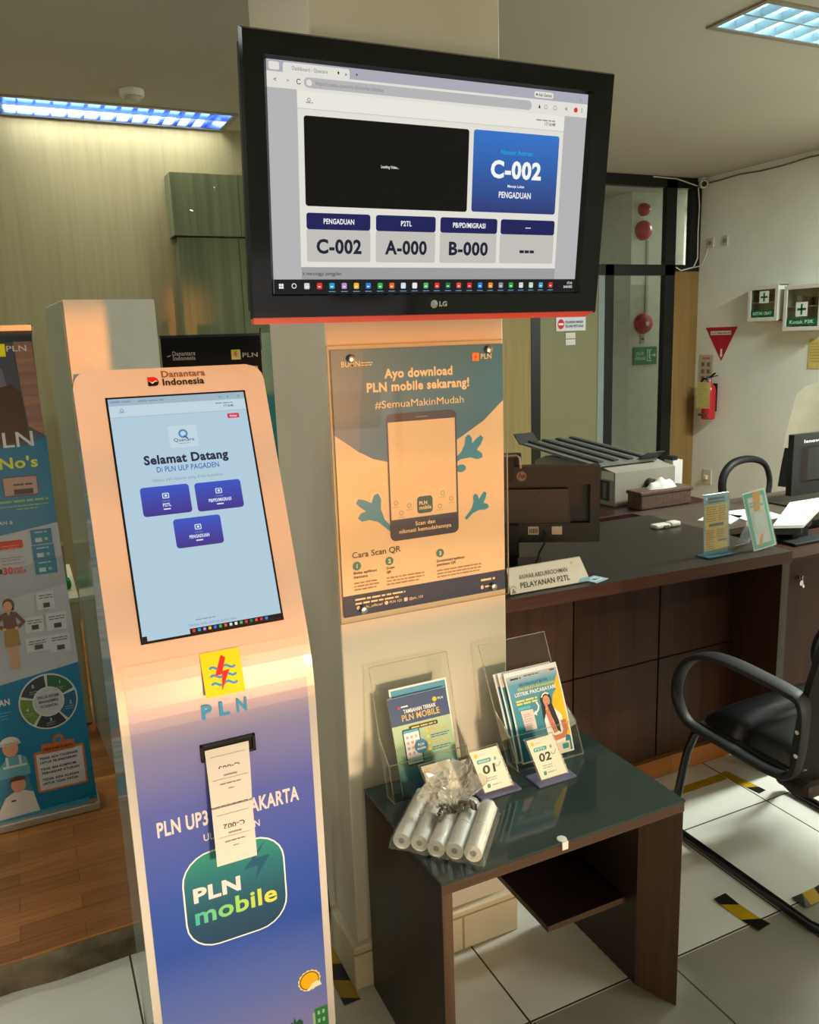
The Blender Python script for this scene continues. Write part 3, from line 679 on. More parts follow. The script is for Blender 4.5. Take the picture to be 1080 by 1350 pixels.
for (a, b_) in ((.733, 1.187), (.765, 1.178), (.745, 1.163), (.85, 1.197), (.872, 1.182), (.842, 1.168)): p.ring(a, b_, .0035, .0055, lb, 5); p.lines(a-.008, b_-.010, .016, 1, .01, .0014, lb, 5)
p.rr(.7848, 1.1565, .8240, 1.1955, .008, ink('#2c6d86'), 5); p.text('PLN', .790, 1.1765, .0075, ptx, 6, w=.02, al='l', bold=.03); p.text('mobile', .790, 1.1655, .0085, ptx, 6, w=.03, al='l', bold=.02)
p.text('Scan dan', .804, 1.1305, .0085, ptx, 5, w=.05, bold=.02); p.text('nikmati kemudahannya', .8045, 1.1165, .0085, ptx, 5, w=.132, bold=.02)
p.text('Ayo download', .8, 1.4625, .0185, ptx, 4, w=.166, bold=.035); p.text('PLN mobile sekarang!', .8, 1.4345, .0185, ptx, 4, w=.25, bold=.035); p.text('#SemuaMakinMudah', .801, 1.3985, .0155, ptx, 4, w=.218, bold=0)
p.text('BUMN', .6198, 1.4895, .0115, ptx, 4, w=.042, al='l', bold=.01); p.lines(.664, 1.496, .028, 2, .005, .0018, ptx, 4)
p.rect(.9346, 1.4895, .9520, 1.5080, ink('#f29a1c', .3), 4); p.poly([(.944, 1.505), (.939, 1.497), (.943, 1.4975), (.942, 1.492), (.948, 1.5), (.944, 1.4995)], PLNR, 5); p.text('PLN', .9565, 1.4935, .011, ptx, 4, w=.028, al='l', bold=.015)
p.text('Cara Scan QR', .6232, 1.0755, .0132, dk, 4, w=.117, al='l', bold=.006)
for (a, ch) in ((.6331, '1'), (.7117, '2'), (.8399, '3')): p.ell(a, 1.0570, .0098, .0098, ink('#3b8ea0'), 4); p.text(ch, a, 1.0525, .009, ptx, 5, bold=.03)
p.text('Buka aplikasi', .6248, 1.0385, .0058, dk, 4, w=.055, al='l'); p.text('kamera', .6248, 1.0290, .0058, dk, 4, w=.033, al='l')
p.text('Scan', .7035, 1.0385, .0058, dk, 4, w=.02, al='l'); p.text('QR', .7035, 1.0290, .0058, dk, 4, w=.012, al='l')
p.text('Download aplikasi', .8306, 1.0360, .0058, dk, 4, w=.073, al='l'); p.text('pembaca QR', .8306, 1.0270, .0058, dk, 4, w=.05, al='l')
tx3 = ink('#9a8a7a'); p.lines(.6248, 1.0165, .06, 3, .0075, .0028, tx3, 4, seed=3); p.lines(.7035, 1.0165, .1, 3, .0075, .0028, tx3, 4, seed=4); p.lines(.8306, 1.0145, .14, 3, .0075, .0028, tx3, 4, seed=5)
p.lines(.625, .978, .13, 2, .0095, .004, ptx, 4, seed=8); p.ell(.632, .9605, .0045, .0045, ptx, 4); p.text('pln_official', .645, .958, .0055, ptx, 4, w=.045, al='l'); p.ell(.7, .961, .0045, .0045, ptx, 4); p.text('PLN 123', .708, .9585, .0055, ptx, 4, w=.03, al='l'); p.rr(.744, .9567, .753, .9655, .002, ptx, 4); p.text('@pln_123', .757, .9585, .0055, ptx, 4, w=.035, al='l')
p.lines(.947, .972, .04, 1, .01, .005, ptx, 4); p.ell(.95, .957, .004, .005, ptx, 4); p.lines(.958, .955, .03, 1, .01, .004, ptx, 4)
g.build('printed_sheet', po)
m_acr = clear('acrylic_sheet', '#fbfdfa', .35); m_acre = clear('acrylic_edge', '#e7e0c8', .4, .1, .25, '#f3e8cc')
g = G(); g.box((.5880, 1.6335, .9310), (1.0215, 1.6375, 1.5335), m_acr)
for a in ((.5872, .9302, 1.0223, .9312), (.5872, 1.5333, 1.0223, 1.5345), (.5872, .9302, .5882, 1.5345), (1.0213, .9302, 1.0223, 1.5345)): g.box((a[0], 1.6334, a[1]), (a[2], 1.6376, a[3]), m_acre)
g.build('acrylic_cover', po)
for a, b_ in ((.6413, 1.5065), (.9749, 1.5130), (.9785, .9557), (.6420, .9559)):
    g = G(); g.lathe([(.0082, 0), (.0088, .003), (.0070, .0065), (.002, .0075)], (a, 1.6334, b_), (0, -1, 0), m_chrome, 18); g.lathe([(.004, -.011), (.004, .001)], (a, 1.6334, b_), (0, -1, 0), m_chrome, 10)
    g.build('standoff_screw', po)

# ---------------------------------------------------------------- side table in front of the pillar
m_wenge = wood('dark_wenge_laminate', '#22160f', '#33231a', 'z', .5, .35, .4); m_wengex = wood('dark_wenge_laminate_shelf', '#1d110b', '#2c1b13', 'x', .5, .4, .35)
m_wedge = wood('brown_edge_band', '#463324', '#584231', 'z', .8, .45, .3); m_wedgex = wood('brown_edge_band_flat', '#3c2b1f', '#4d3829', 'x', .8, .45, .3)
m_tglass = mat('dark_green_table_glass', '#2c3835', .07, .6, vary=.05, scale=6); m_tglass2 = mat('glass_edge_green', '#51706a', .15, .6)
TX0, TX1, TY0, TY1, TZ = .618, 1.222, 1.240, 1.622, .530
tb = thing('side_table', (.92, 1.43, 0), 'small dark wood table with green glass top in front of the pillar', 'table')
g = G(); g.box((TX0, TY0, TZ-.028), (TX1, TY1, TZ-.0061), m_wengex); g.box((TX0, TY0-.0015, TZ-.028), (TX1, TY0, TZ-.0061), m_wedgex); g.build('top_board', tb)
g = G(); g.box((TX0-.002, TY0-.003, TZ-.006), (TX1+.002, TY1, TZ), m_tglass, bev=.0012); g.build('glass_top', tb, 'dark green glass sheet lying on the table top')
g = G(); g.box((TX0, TY0, 0), (TX0+.022, TY1, TZ-.0282), m_wenge); g.box((TX0+.0005, TY0-.0015, 0), (TX0+.0225, TY0, TZ-.0282), m_wedge); g.build('side_panel', tb)
g = G(); g.prism([(1.180, 1.335, 0), (1.2215, 1.2405, 0), (1.2215, TY1, 0), (1.180, TY1, 0)], (0, 0, TZ-.0282), m_wenge)
d = Vector((1.2215-1.180, 1.2405-1.335, 0)); nn = Vector((d.y, -d.x, 0)).normalized()
g.prism([Vector((1.180, 1.335, 0))+nn*.0015, Vector((1.2215, 1.2405, 0))+nn*.0015, Vector((1.2215, 1.2405, TZ-.0282))+nn*.0015, Vector((1.180, 1.335, TZ-.0282))+nn*.0015], -nn*.0015, m_wedge); g.build('side_panel', tb)
g = G(); g.box((.955, 1.375, .200), (1.180, TY1, .215), m_wengex); g.box((.955, 1.3735, .200), (1.180, 1.375, .215), m_wedgex); g.build('shelf', tb)
g = G(); g.box((.957, TY1-.015, .2152), (1.180, TY1, TZ-.0282), m_wengex); g.build('back_panel', tb)
g = G(); g.lathe([(.0095, 0), (.0105, .001), (.0100, .0025), (.004, .0035)], (.900, 1.246, TZ), (0, 0, 1), mat('clip_white_plastic', '#d8d4ca', .3), 20); g.box((.893, 1.2335, TZ-.016), (.907, 1.2365, TZ+.002), mat('clip_white_plastic', '#d8d4ca', .3)); g.build('glass_clip', tb)

# acrylic leaflet holders, leaflets and number stands
m_ac = clear('holder_acrylic', '#fcfdfa', .2, .03); m_ae = clear('holder_edge', '#faf6ec', .6, .1, .12, '#fff4dc'); m_ab = clear('purple_tinted_base', '#cfc9e2', .5, .05, .3, '#aaa4c4')
def holder(x0, x1, yb, yf, ztop, label, dx=0):
    t = thing('leaflet_holder', ((x0+x1)/2, (yb+yf)/2, TZ), label, 'leaflet holder', 'clear acrylic leaflet holders on the side table')
    T = .003; lean = .055
    A = lambda x, y, z: (x+dx*(z-TZ), y+lean*(z-TZ)/.28, z)
    g = G(); g.prism([A(x0, yb, TZ+.0005), A(x1, yb, TZ+.0005), A(x1, yb, ztop), A(x0, yb, ztop)], (0, T, 0), m_ac)
    e = .0011
    for a, b_ in (((x0, TZ+.001), (x0, ztop)), ((x0, ztop), (x1, ztop)), ((x1, ztop), (x1, TZ+.001))): g.tube([A(a[0], yb, a[1]), A(b_[0], yb, b_[1])], e, m_ae, 6)
    g.build('back_sheet', t)
    g = G(); h = TZ+.135; F = lambda x, z: A(x, yf, z)
    g.prism([F(x0, TZ+.0005), F(x1, TZ+.0005), F(x1, h-.05), F(x0, h-.05)], (0, -.002, 0), m_ac)
    for x in (x0, x1):
        g.prism([A(x, yf, TZ+.0005), A(x, yb, TZ+.0005), A(x, yb, h), A(x, yf, h-.05)], (.002 if x == x0 else -.002, 0, 0), m_ac)
        g.tube([A(x, yf, TZ+.001), A(x, yf, h-.05), A(x, yb, h)], e, m_ae, 6); g.tube([A(x, yf, TZ+.001), A(x, yb, TZ+.001)], e, m_ae, 6)
    g.tube([A(x0, yf, h-.05), A(x1, yf, h-.05)], e, m_ae, 6); g.tube([A(x0, yf, TZ+.001), A(x1, yf, TZ+.001)], e, m_ae, 6)
    g.build('front_pocket', t); return t
holder(.652, .850, 1.565, 1.528, .822, 'clear acrylic leaflet holder at the left end of the side table', -.03)
holder(.968, 1.156, 1.560, 1.512, .822, 'clear acrylic leaflet holder on the right half of the side table', -.15)
def leaflet(name, x0, y0, w, h, tilt, bend, curl, label, draw, group, z0=TZ+.006, skew=.05, thick=.0016):
    """a bowed paper leaflet: (u, v) print mapped on a curved sheet"""
    g = G(); flat = G(); p = Print(flat, (0, 0, 0), (1, 0, 0), (0, 0, 1), 1.0); p.rect(0, 0, w, h, WHITE, 0); draw(p)
    bm = bmesh.new()
    def place(q):   # q = (u, -layer, v)
        u, k, v = q.x, -q.y, q.z; a = v/h
        y = y0+math.sin(tilt)*v*(.55+.45*a*bend)+curl*((u/w-.5)**2)*4*a; zz = z0+v*math.cos(tilt)
        return Vector((x0+u-skew*v, y-k*.0003, zz))
    # slice every polygon along v so that the print can bow
    for f, k in zip(flat.f, flat.fm): pass
    tmp = bmesh.new(); vv = [tmp.verts.new(q) for q in flat.v]; tmp.verts.index_update()
    for f, k in zip(flat.f, flat.fm):
        try: fc = tmp.faces.new([vv[i] for i in f]); fc.material_index = k
        except ValueError: pass
    for i in range(1, 8):
        geom = tmp.verts[:]+tmp.edges[:]+tmp.faces[:]
        bmesh.ops.bisect_plane(tmp, geom=geom, plane_co=(0, 0, h*i/8), plane_no=(0, 0, 1))
    for i in range(1, 4):
        geom = tmp.verts[:]+tmp.edges[:]+tmp.faces[:]
        bmesh.ops.bisect_plane(tmp, geom=geom, plane_co=(w*i/4, 0, 0), plane_no=(1, 0, 0))
    tmp.verts.index_update(); o = len(g.v); g.v += [place(v.co) for v in tmp.verts]
    for f in tmp.faces:
        mm = flat.mats[f.material_index]; g.f.append([o+v.index for v in f.verts]); g.fm.append(g.mi(mm)); g.sm.append(False)
    # paper thickness
    n = 8; L = [place(Vector((0, 0, h*i/n))) for i in range(n+1)]; Rr = [place(Vector((w, 0, h*i/n))) for i in range(n+1)]
    loop = L+Rr[::-1]; k = len(loop); g.add(loop+[q+Vector((0, thick, 0)) for q in loop], [(i, (i+1) % k, k+(i+1) % k, k+i) for i in range(k)], WHITE)
    tmp.free(); bm.free()
    return single(g, name, label, 'leaflet', group)
lav = ink('#2f4670'); lgr = vgrad('leaflet_fade_print', [(0, '#2c5a7a'), (.3, '#4a8288'), (.55, '#8fae88'), (1, '#aebf8a')], 0, .165, .35); lgold = ink('#d9b35a')
m_lg = lgr
def draw_token(p):
    p.rect(.0, 0, .1475, .224, m_lg, 1); p.rect(0, .161, .1475, .224, lav, 2)
    p.text('TAMBAHAN TERBAIK', .075, .186, .0085, WHITE, 3, w=.082, bold=.02); p.text('PLN MOBILE', .075, .1695, .0135, lgold, 3, w=.095, bold=.02)
    p.rr(.022, .198, .028, .203, .001, REDI, 3); p.lines(.03, .2, .02, 1, .01, .003, WHITE, 3); p.ell(.115, .203, .0055, .0055, YEL, 3); p.text('PLN', .130, .2005, .005, WHITE, 3, w=.013)
    p.rr(.040, .146, .113, .1555, .003, ink('#2c3320'), 3); p.lines(.046, .149, .062, 1, .01, .0035, lgold, 4, rag=0)
    p.rr(.022, .066, .0645, .150, .004, ink('#1d2a3a'), 3); p.rect(.0245, .069, .062, .147, WHITE, 4); p.rect(.0245, .141, .062, .147, ink('#4aa7c0'), 5); p.rect(.0245, .073, .062, .083, ink('#a8c4b4'), 5)
    for r in range(4):
        for c in range(3): p.rr(.029+c*.011, .09+r*.0125, .035+c*.011, .0965+r*.0125, .001, ink(('#e8a0a8', '#c8a0c8', '#f0b0a0')[(r+c) % 3]), 5)
    p.ell(.0625, .105, .0165, .0165, ink('#3c7fa6'), 6); p.text('PLN', .0625, .1065, .0055, WHITE, 7, w=.015, bold=.03); p.text('mobile', .0625, .098, .0055, WHITE, 7, w=.022, bold=.03)
    for r in range(4): p.ell(.083, .137-r*.0145, .004, .004, YEL, 3); p.lines(.09, .137-r*.0145, .05, 2, .005, .002, lav if r % 2 else lgold, 3, seed=r)
    p.rr(.062, .028, .092, .039, .004, ink('#122340'), 3); p.ell(.069, .0335, .003, .003, WHITE, 4)
def draw_back(p): p.rect(.004, .004, .142, .236, ink('#7fb8c8'), 1); p.rect(.004, .215, .142, .236, ink('#4f97b0'), 2)
m_teal_l = vgrad('postpaid_fade_print', [(0, '#1f6f8a'), (.5, '#2f8ea0'), (.85, '#5a9fb8'), (1, '#e8dcd8')], 0, .22, .35)
hair = ink('#241a1a')
def draw_post(p):
    p.rect(.004, .004, .147, .214, m_teal_l, 1); p.poly([(.147, .175), (.120, .150), (.108, .11), (.112, .06), (.147, .04)], YEL, 2); p.poly([(.147, .2), (.128, .17), (.147, .14)], YEL, 2)
    p.lines(.014, .205, .03, 1, .01, .004, dk, 2); p.lines(.052, .208, .045, 1, .01, .002, dk, 2, rag=0); p.ell(.123, .209, .003, .003, YEL, 2); p.lines(.128, .208, .013, 1, .01, .003, dk, 2, rag=0)
    p.text('INI CARA KILAT BAYAR', .075, .187, .0062, ink('#1f5f88'), 3, w=.08, bold=.02); p.text('ATAU BERHENTI BERLANGGANAN', .08, .177, .0062, ink('#e9e04a'), 3, w=.105, bold=.02); p.text('LISTRIK PASCABAYAR?', .0755, .165, .0082, WHITE, 3, w=.118, bold=.03)
    p.lines(.016, .151, .06, 2, .007, .0042, ink('#efe35a'), 3, rag=.05); p.rr(.018, .132, .052, .1385, .003, ink('#58c0c8'), 3)
    p.poly([(.026, .080), (.058, .078), (.057, .128), (.022, .130)], ink('#e8d8d0'), 3)
    for r in range(3): p.lines(.027, .118-r*.012, .026, 2, .005, .002, ink('#c9a8a0'), 4, seed=r)
    p.stroke([(.07, .143), (.0745, .132), (.07, .122), (.062, .117)], .0045, WHITE, 4); p.poly([(.062, .124), (.056, .115), (.066, .110)], WHITE, 4)
    # woman in white with long dark hair, chin on hand
    p.ell(.0975, .142, .0155, .019, hair, 4); p.poly([(.083, .14), (.080, .095), (.09, .07), (.1, .08), (.098, .125)], hair, 4); p.poly([(.098, .13), (.112, .13), (.121, .085), (.122, .055), (.113, .062), (.104, .10)], hair, 7)
    p.stroke([(.086, .150), (.092, .157), (.1, .159), (.108, .155)], .004, WHITE, 6); p.ell(.0985, .140, .0098, .0132, SKIN, 5)
    p.poly([(.094, .116), (.104, .116), (.106, .127), (.093, .127)], SKIN, 5); p.poly([(.082, .095), (.094, .118), (.104, .112), (.116, .118), (.132, .098), (.136, .06), (.128, .02), (.09, .02), (.084, .06)], WHITE, 5)
    p.ell(.095, .143, .0012, .001, hair, 6, 8); p.ell(.102, .143, .0012, .001, hair, 6, 8); p.poly([(.096, .1335), (.1015, .1335), (.0988, .1318)], ink('#b5443f'), 6)
    red_s = ink('#d27a5c'); p.stroke([(.093, .118), (.095, .128), (.091, .132)], .006, SKIN, 8); p.stroke([(.094, .118), (.101, .080), (.108, .058)], .011, red_s, 8); p.stroke([(.133, .085), (.136, .060), (.128, .046), (.105, .044), (.088, .05)], .013, red_s, 9)
    p.rect(.10, .006, .14, .03, ink('#f0d8d0'), 9); p.rr(.118, .012, .136, .026, .002, TEAL, 10)
LG = 'leaflets in the two acrylic holders'
leaflet('leaflet', .683, 1.553, .146, .240, R(13), .6, .0, 'pale blue leaflet peeking out behind the front leaflet in the left holder', draw_back, LG, skew=.02)
leaflet('leaflet', .679, 1.541, .1475, .224, R(13), .6, .0, 'navy and green leaflet with a phone picture standing in the left acrylic holder', draw_token, LG, skew=.055)
def plainprint(c): 
    def f(p): p.rect(.004, .004, .147, .214, ink(c), 1); p.rect(.004, .19, .147, .214, ink('#e8d5c8'), 2)
    return f
leaflet('leaflet', .973, 1.546, .151, .220, R(13), .9, .0, 'rearmost teal leaflet sticking out left in the right acrylic holder', plainprint('#4a94a8'), LG, skew=.11)
leaflet('leaflet', .981, 1.538, .151, .224, R(13), .9, .0, 'middle teal leaflet between two others in the right acrylic holder', plainprint('#3a8498'), LG, skew=.11)
leaflet('leaflet', .990, 1.529, .151, .224, R(13), .9, .0, 'front leaflet in the right holder showing a woman in white on yellow', draw_post, LG, skew=.10)
def number_stand(x, y, num, label, pill):
    t = thing('number_stand', (x, y, TZ), label, 'number stand', 'small acrylic number stands on the side table')
    g = G(); g.box((x-.052, y-.026, TZ+.0003), (x+.052, y+.030, TZ+.005), m_ab, bev=.001); g.build('base', t)
    a = R(20); V = Vector((0, math.sin(a), math.cos(a))); O = Vector((x-.037, y-.008, TZ+.0055)); g = G()
    dxs = -.022; V2 = (V+Vector((dxs/.1, 0, 0)))
    for off in (-.0016, .0014):
        N = Vector((0, math.cos(a), -math.sin(a)))*off
        q = [O+N, O+N+Vector((.078, 0, 0)), O+N+Vector((.078, 0, 0))+V2*.1, O+N+V2*.1]; g.prism(q, Vector((0, .0008, 0)), m_ac)
        g.tube(q, .0006, m_ae, 6, True)
    g.build('upright_sleeve', t)
    g = G(); p = Print(g, O+Vector((.003, 0, .002)), (1, 0, 0), V, .00025)
    sk = lambda u, v: (u+dxs/.1*v, v)
    p.poly([sk(0, 0), sk(.072, 0), sk(.072, .094), sk(0, .094)], ink('#efe6dc'), 0)
    def T(s_, u, v, h, m_, k, w=None, **kw): uu, vv_ = sk(u, v); p.text(s_, uu, vv_, h, m_, k, w=w, **kw)
    u, v = sk(.012, .083); p.ell(u, v, .0042, .0048, YEL, 1); u, v = sk(.02, .081); p.lines(u, v, .017, 1, .01, .0035, ink('#cfd6d8'), 1)
    u, v = sk(.008, .064); p.rr(u, v, u+.036, v+.009, .003, ink('#3aa0a0'), 1); T(pill, .026, .0662, .0045, WHITE, 2, w=.028)
    T(num, .03, .040, .0175, ink('#23302f'), 1, w=.033, bold=.03)
    u, v = sk(.016, .028); p.lines(u, v, .03, 2, .005, .0022, ink('#9aa4a4'), 1); u, v = sk(.012, .012); p.rr(u, v-.004, u+.008, v+.005, .002, ink('#2e8f7c'), 1); u, v = sk(.024, .011); p.lines(u, v, .024, 1, .01, .003, ink('#a8b4b4'), 1)
    u, v = sk(.05, .05); p.stroke([(u, v+.006), (u+.003, v), (u+.009, v+.001), (u+.014, v+.009)], .0012, ink('#3a3f44'), 2); u, v = sk(.056, .068); p.ell(u, v, .003, .004, ink('#6fa8a8'), 1)
    g.build('card', t); return t
number_stand(.880, 1.470, '01', 'acrylic stand with white card numbered 01 in the middle of the table', 'PENGADUAN')
number_stand(1.022, 1.455, '02', 'acrylic stand with white card numbered 02 in front of the yellow leaflet', 'P2TL')
number_stand(.757, 1.468, '03', 'acrylic stand with white card half covered by the plastic bag', 'PASANG BARU')

# thermal paper rolls in their clear bag
m_roll = mat('paper_roll_white', '#e6e2da', .5, .3, vary=.02); m_core = mat('roll_core_grey', '#8f8d88', .6)
ax = Vector((.66, .75, 0)).normalized(); rowd = Vector((.69, -.72, 0)).normalized(); P0 = Vector((.597, 1.372, TZ+.0186))
ordn = ['leftmost', 'second', 'middle', 'fourth', 'rightmost']
for i in range(5):
    for j in range(2):
        L = .083; c = P0+rowd*(.0375*i)+ax*(j*(L+.0008)+.004*math.sin(i*2.1))
        t = thing('paper_roll', (c+ax*L/2-Vector((0, 0, .0186))), '', 'paper roll', 'white thermal paper rolls on the side table')
        t['label'] = ('front' if j == 0 else 'rear')+' white paper roll of the '+ordn[i]+' pair lying on the side table'
        g = G(); r = .0182
        prof2 = [(.0062, .0012), (.0085, .0006), (.0100, .0004), (.0115, .0008), (.0135, .0003), (.0155, .0007), (r-.0008, 0), (r, .0008), (r, L-.0008), (r-.0008, L), (.0062, L-.001)]
        g.lathe(prof2, c, ax, m_roll, 28); g.build('roll', t)
        g = G(); g.lathe([(.0030, 0), (.0061, 0), (.0061, L), (.0030, L)], c, ax, m_core, 16); g.build('core', t)
m_film = clear('plastic_film', '#fbfbf8', 1.6, .10, .05, '#e9e4da'); m_film2 = clear('plastic_film_crumpled', '#e6e2da', 1.0, .1, .30, '#d8d2c8')
bag = thing('plastic_bag', (.72, 1.34, TZ), 'clear crumpled plastic bag wrapped over the paper rolls', 'plastic bag')
rn = random.Random(7)
g = G(); nu, nv = 46, 20; vs = []
for a in range(nu+1):
    s_ = -.026+(.0375*4+.052)*a/nu
    for b_ in range(nv+1):
        w_ = -.012+.190*b_/nv; k = s_/.0375; arch = .0186+math.sqrt(max(0, .0199**2-((k-round(k))*.0375)**2)) if -.4 < k < 4.4 else .0186+.004
        if a == 0 or a == nu: arch = .004
        base = P0+rowd*s_+ax*w_; z = TZ+arch+.0015+rn.uniform(0, .0014)
        if b_ == 0: z = TZ+.004+rn.uniform(0, .004)
        if b_ == nv: z = TZ+.006
        vs.append((base.x+rn.uniform(-.0008, .0008), base.y+rn.uniform(-.0008, .0008), z))
g.add(vs, [(a*(nv+1)+b_, (a+1)*(nv+1)+b_, (a+1)*(nv+1)+b_+1, a*(nv+1)+b_+1) for a in range(nu) for b_ in range(nv)], m_film, True)
g.build('film_over_rolls', bag)
# gathered neck of the bag: crumpled fan standing up behind the rolls
g = G(); vs = []; nu, nv = 26, 12; C0 = Vector((.728, 1.398, TZ+.037))
for a in range(nu+1):
    f = a/nu; ang = R(-18+216*f)
    for b_ in range(nv+1):
        h = b_/nv; rr = .020+.074*h*(.75+.25*math.sin(f*19+1)); 
        q = C0+Vector((.9, -.15, 0))*(math.cos(ang)*rr)+Vector((.25, .55, 0))*(math.sin(ang)*rr*.55+.02*h)+Vector((0, 0, 1))*(.004+.088*h*(.55+.45*math.sin(ang)) )
        q += Vector((rn.uniform(-1, 1), rn.uniform(-1, 1), rn.uniform(-1, 1)))*.0045; q.z = max(q.z, TZ+.036); vs.append(q)
g.add(vs, [(a*(nv+1)+b_, (a+1)*(nv+1)+b_, (a+1)*(nv+1)+b_+1, a*(nv+1)+b_+1) for a in range(nu) for b_ in range(nv)], m_film2)
g.build('gathered_neck', bag)
g = G(); vs = []; m_foil = mat('crumpled_dark_film', '#6a655a', .12, .8, .5, vary=.5, scale=120); n1, n2 = 30, 7
for a in range(n1+1):
    f = a/n1; c = Vector((.685+.085*f, 1.375+.028*math.sin(f*3)-.012*f, TZ+.043+.006*math.sin(f*9)))
    for b_ in range(n2):
        an = 2*math.pi*b_/n2; vs.append(c+Vector((.3, .9, 0))*(.011*math.cos(an))+Vector((0, 0, 1))*(.0075*math.sin(an))+Vector((rn.uniform(-1, 1), rn.uniform(-1, 1), rn.uniform(-.4, 1)))*.003)
g.add(vs, [(a*n2+b_, (a+1)*n2+b_, (a+1)*n2+(b_+1) % n2, a*n2+(b_+1) % n2) for a in range(n1) for b_ in range(n2)], m_foil)
g.build('twisted_film', bag)
g = G(); vs = []
for a in range(9):
    f = a/8; q = Vector((.672-.052*f, 1.432-.03*f, TZ+.032-.024*f)); d = Vector((.5, -.5, .2)).normalized()*(.014-.004*f); vs += [q-d+Vector((0, 0, rn.uniform(0, .004))), q+d+Vector((0, 0, rn.uniform(0, .004)))]
g.add(vs, [(2*i, 2*i+1, 2*i+3, 2*i+2) for i in range(8)], m_film2); g.build('loose_corner', bag)

# ---------------------------------------------------------------- service counter
m_ctop = mat('counter_top_laminate', '#2d2620', .38, .4, vary=.12, scale=5); m_cedge = wood('counter_edge_wood', '#4a281b', '#5c3424', 'x', .8, .4, .35)
m_cpan = wood('counter_panel_wood', '#341e12', '#482b1a', 'z', .5, .45, .22)
ct = thing('service_counter', (1.65, 2.2, .07), 'long dark wood service counter with panelled front right of the pillar', 'counter')
top = [(1.0245, 1.917), (2.27, 1.862), (2.27, 2.56), (1.0245, 2.56)]
g = G(); g.prism([(x, y, .7755) for x, y in top], (0, 0, .034), m_ctop)
d = Vector((2.27-1.0245, 1.862-1.917, 0)).normalized(); nn = Vector((d.y, -d.x, 0))*.0015
g.prism([Vector((1.0245, 1.917, .7705))+nn, Vector((2.2715, 1.862, .7705))+nn, Vector((2.2715, 1.862, .8095))+nn, Vector((1.0245, 1.917, .8095))+nn], -nn, m_cedge)
g.box((1.0245, 1.925, .7705), (2.27, 1.96, .7755), m_cedge); g.box((2.27, 1.862, .7705), (2.2715, 2.56, .8095), m_cedge)
g.build('worktop', ct)
g = G(); g.prism([(2.236, y, z) for y, z in ((1.868, .001), (2.036, .001), (2.036, .071), (2.555, .071), (2.555, .7703), (1.868, .7703))], (.033, 0, 0), m_cpan)
g.box((2.2355, 1.8665, .001), (2.2695, 1.868, .7703), wood('counter_end_edge', '#4a3a30', '#5a483c', 'z', .8, .4, .3)); g.build('end_panel', ct)
for (x0, x1) in ((1.026, 1.5265), (1.5325, 1.8840), (1.8900, 2.2352)):
    for (z0, z1) in ((.072, .4355), (.4405, .770)):
        g = G(); g.box((x0, 2.058, z0), (x1, 2.074, z1), m_cpan, bev=.0012); g.build('front_panel', ct)
g = G(); g.box((1.026, 2.075, .071), (2.2355, 2.09, .770), m_matt); g.build('backing_board', ct)
# things on the counter
m_name = mat('name_plate_card', '#ded3c2', .4, .3); m_clr = clear('sign_acrylic', '#fcfdfb', .2, .03)
t = thing('name_plate', (1.355, 1.96, .81), 'white desk name plate under acrylic on the counter beside the pillar', 'name plate')
nu = Vector((1, -.018, 0)).normalized(); nv = Vector((0, .33, .944)).normalized(); O = Vector((1.214, 1.935, .8112))
g = G(); N = nu.cross(nv); sh = lambda u, v, k=0: O+nu*u+nv*v+N*k
g.prism([sh(0, 0), sh(.284, 0), sh(.262, .080), sh(.004, .080)], -N*.003, m_clr)
bk = [sh(.004, .080), sh(.262, .080)]; g.prism([bk[0], bk[1], Vector((1.49, 2.005, .8112)), Vector((1.216, 2.01, .8112))], Vector((0, -.002, 0)), m_clr); g.build('acrylic_holder', t)
g = G(); p = Print(g, sh(0, 0, .0004), nu, nv, .0004); p.poly([(.002, .002), (.281, .002), (.260, .078), (.005, .078)], m_name, 0)
gk = ink('#4b443f'); p.text('ANWAR ABDURROCHMAN', .123, .041, .0125, gk, 1, w=.168, bold=.012); p.text('PELAYANAN P2TL', .125, .0155, .0150, gk, 1, w=.172, bold=.022)
p.ell(.226, .064, .004, .005, ink('#e0c070'), 1); p.poly([(.236, .002), (.281, .002), (.277, .015), (.245, .013)], ink('#8fb6c6'), 1)
p.ring(.014, .016, .008, .0095, gk, 1, 0, 180); p.poly([(.006, .004), (.022, .004), (.014, .02)], ink('#8a8078'), 1); g.build('card', t)
g = G(); p = Print(g, (1.500, 1.905, .8112), (.95, .31, 0), (-.31, .95, 0), .0003)
g.prism([p.P(0, 0), p.P(.062, 0), p.P(.062, .052), p.P(0, .052)], (0, 0, -.0008), ink('#a9c2d2')); p.rect(.010, .012, .052, .040, ink('#e6edf0'), 1); p.rect(.016, .018, .034, .034, ink('#4c88a8'), 2); p.lines(.036, .030, .014, 3, .005, .002, dk, 2)
single(g, 'coaster_card', 'small pale blue card lying on the counter beside the name plate', 'card')
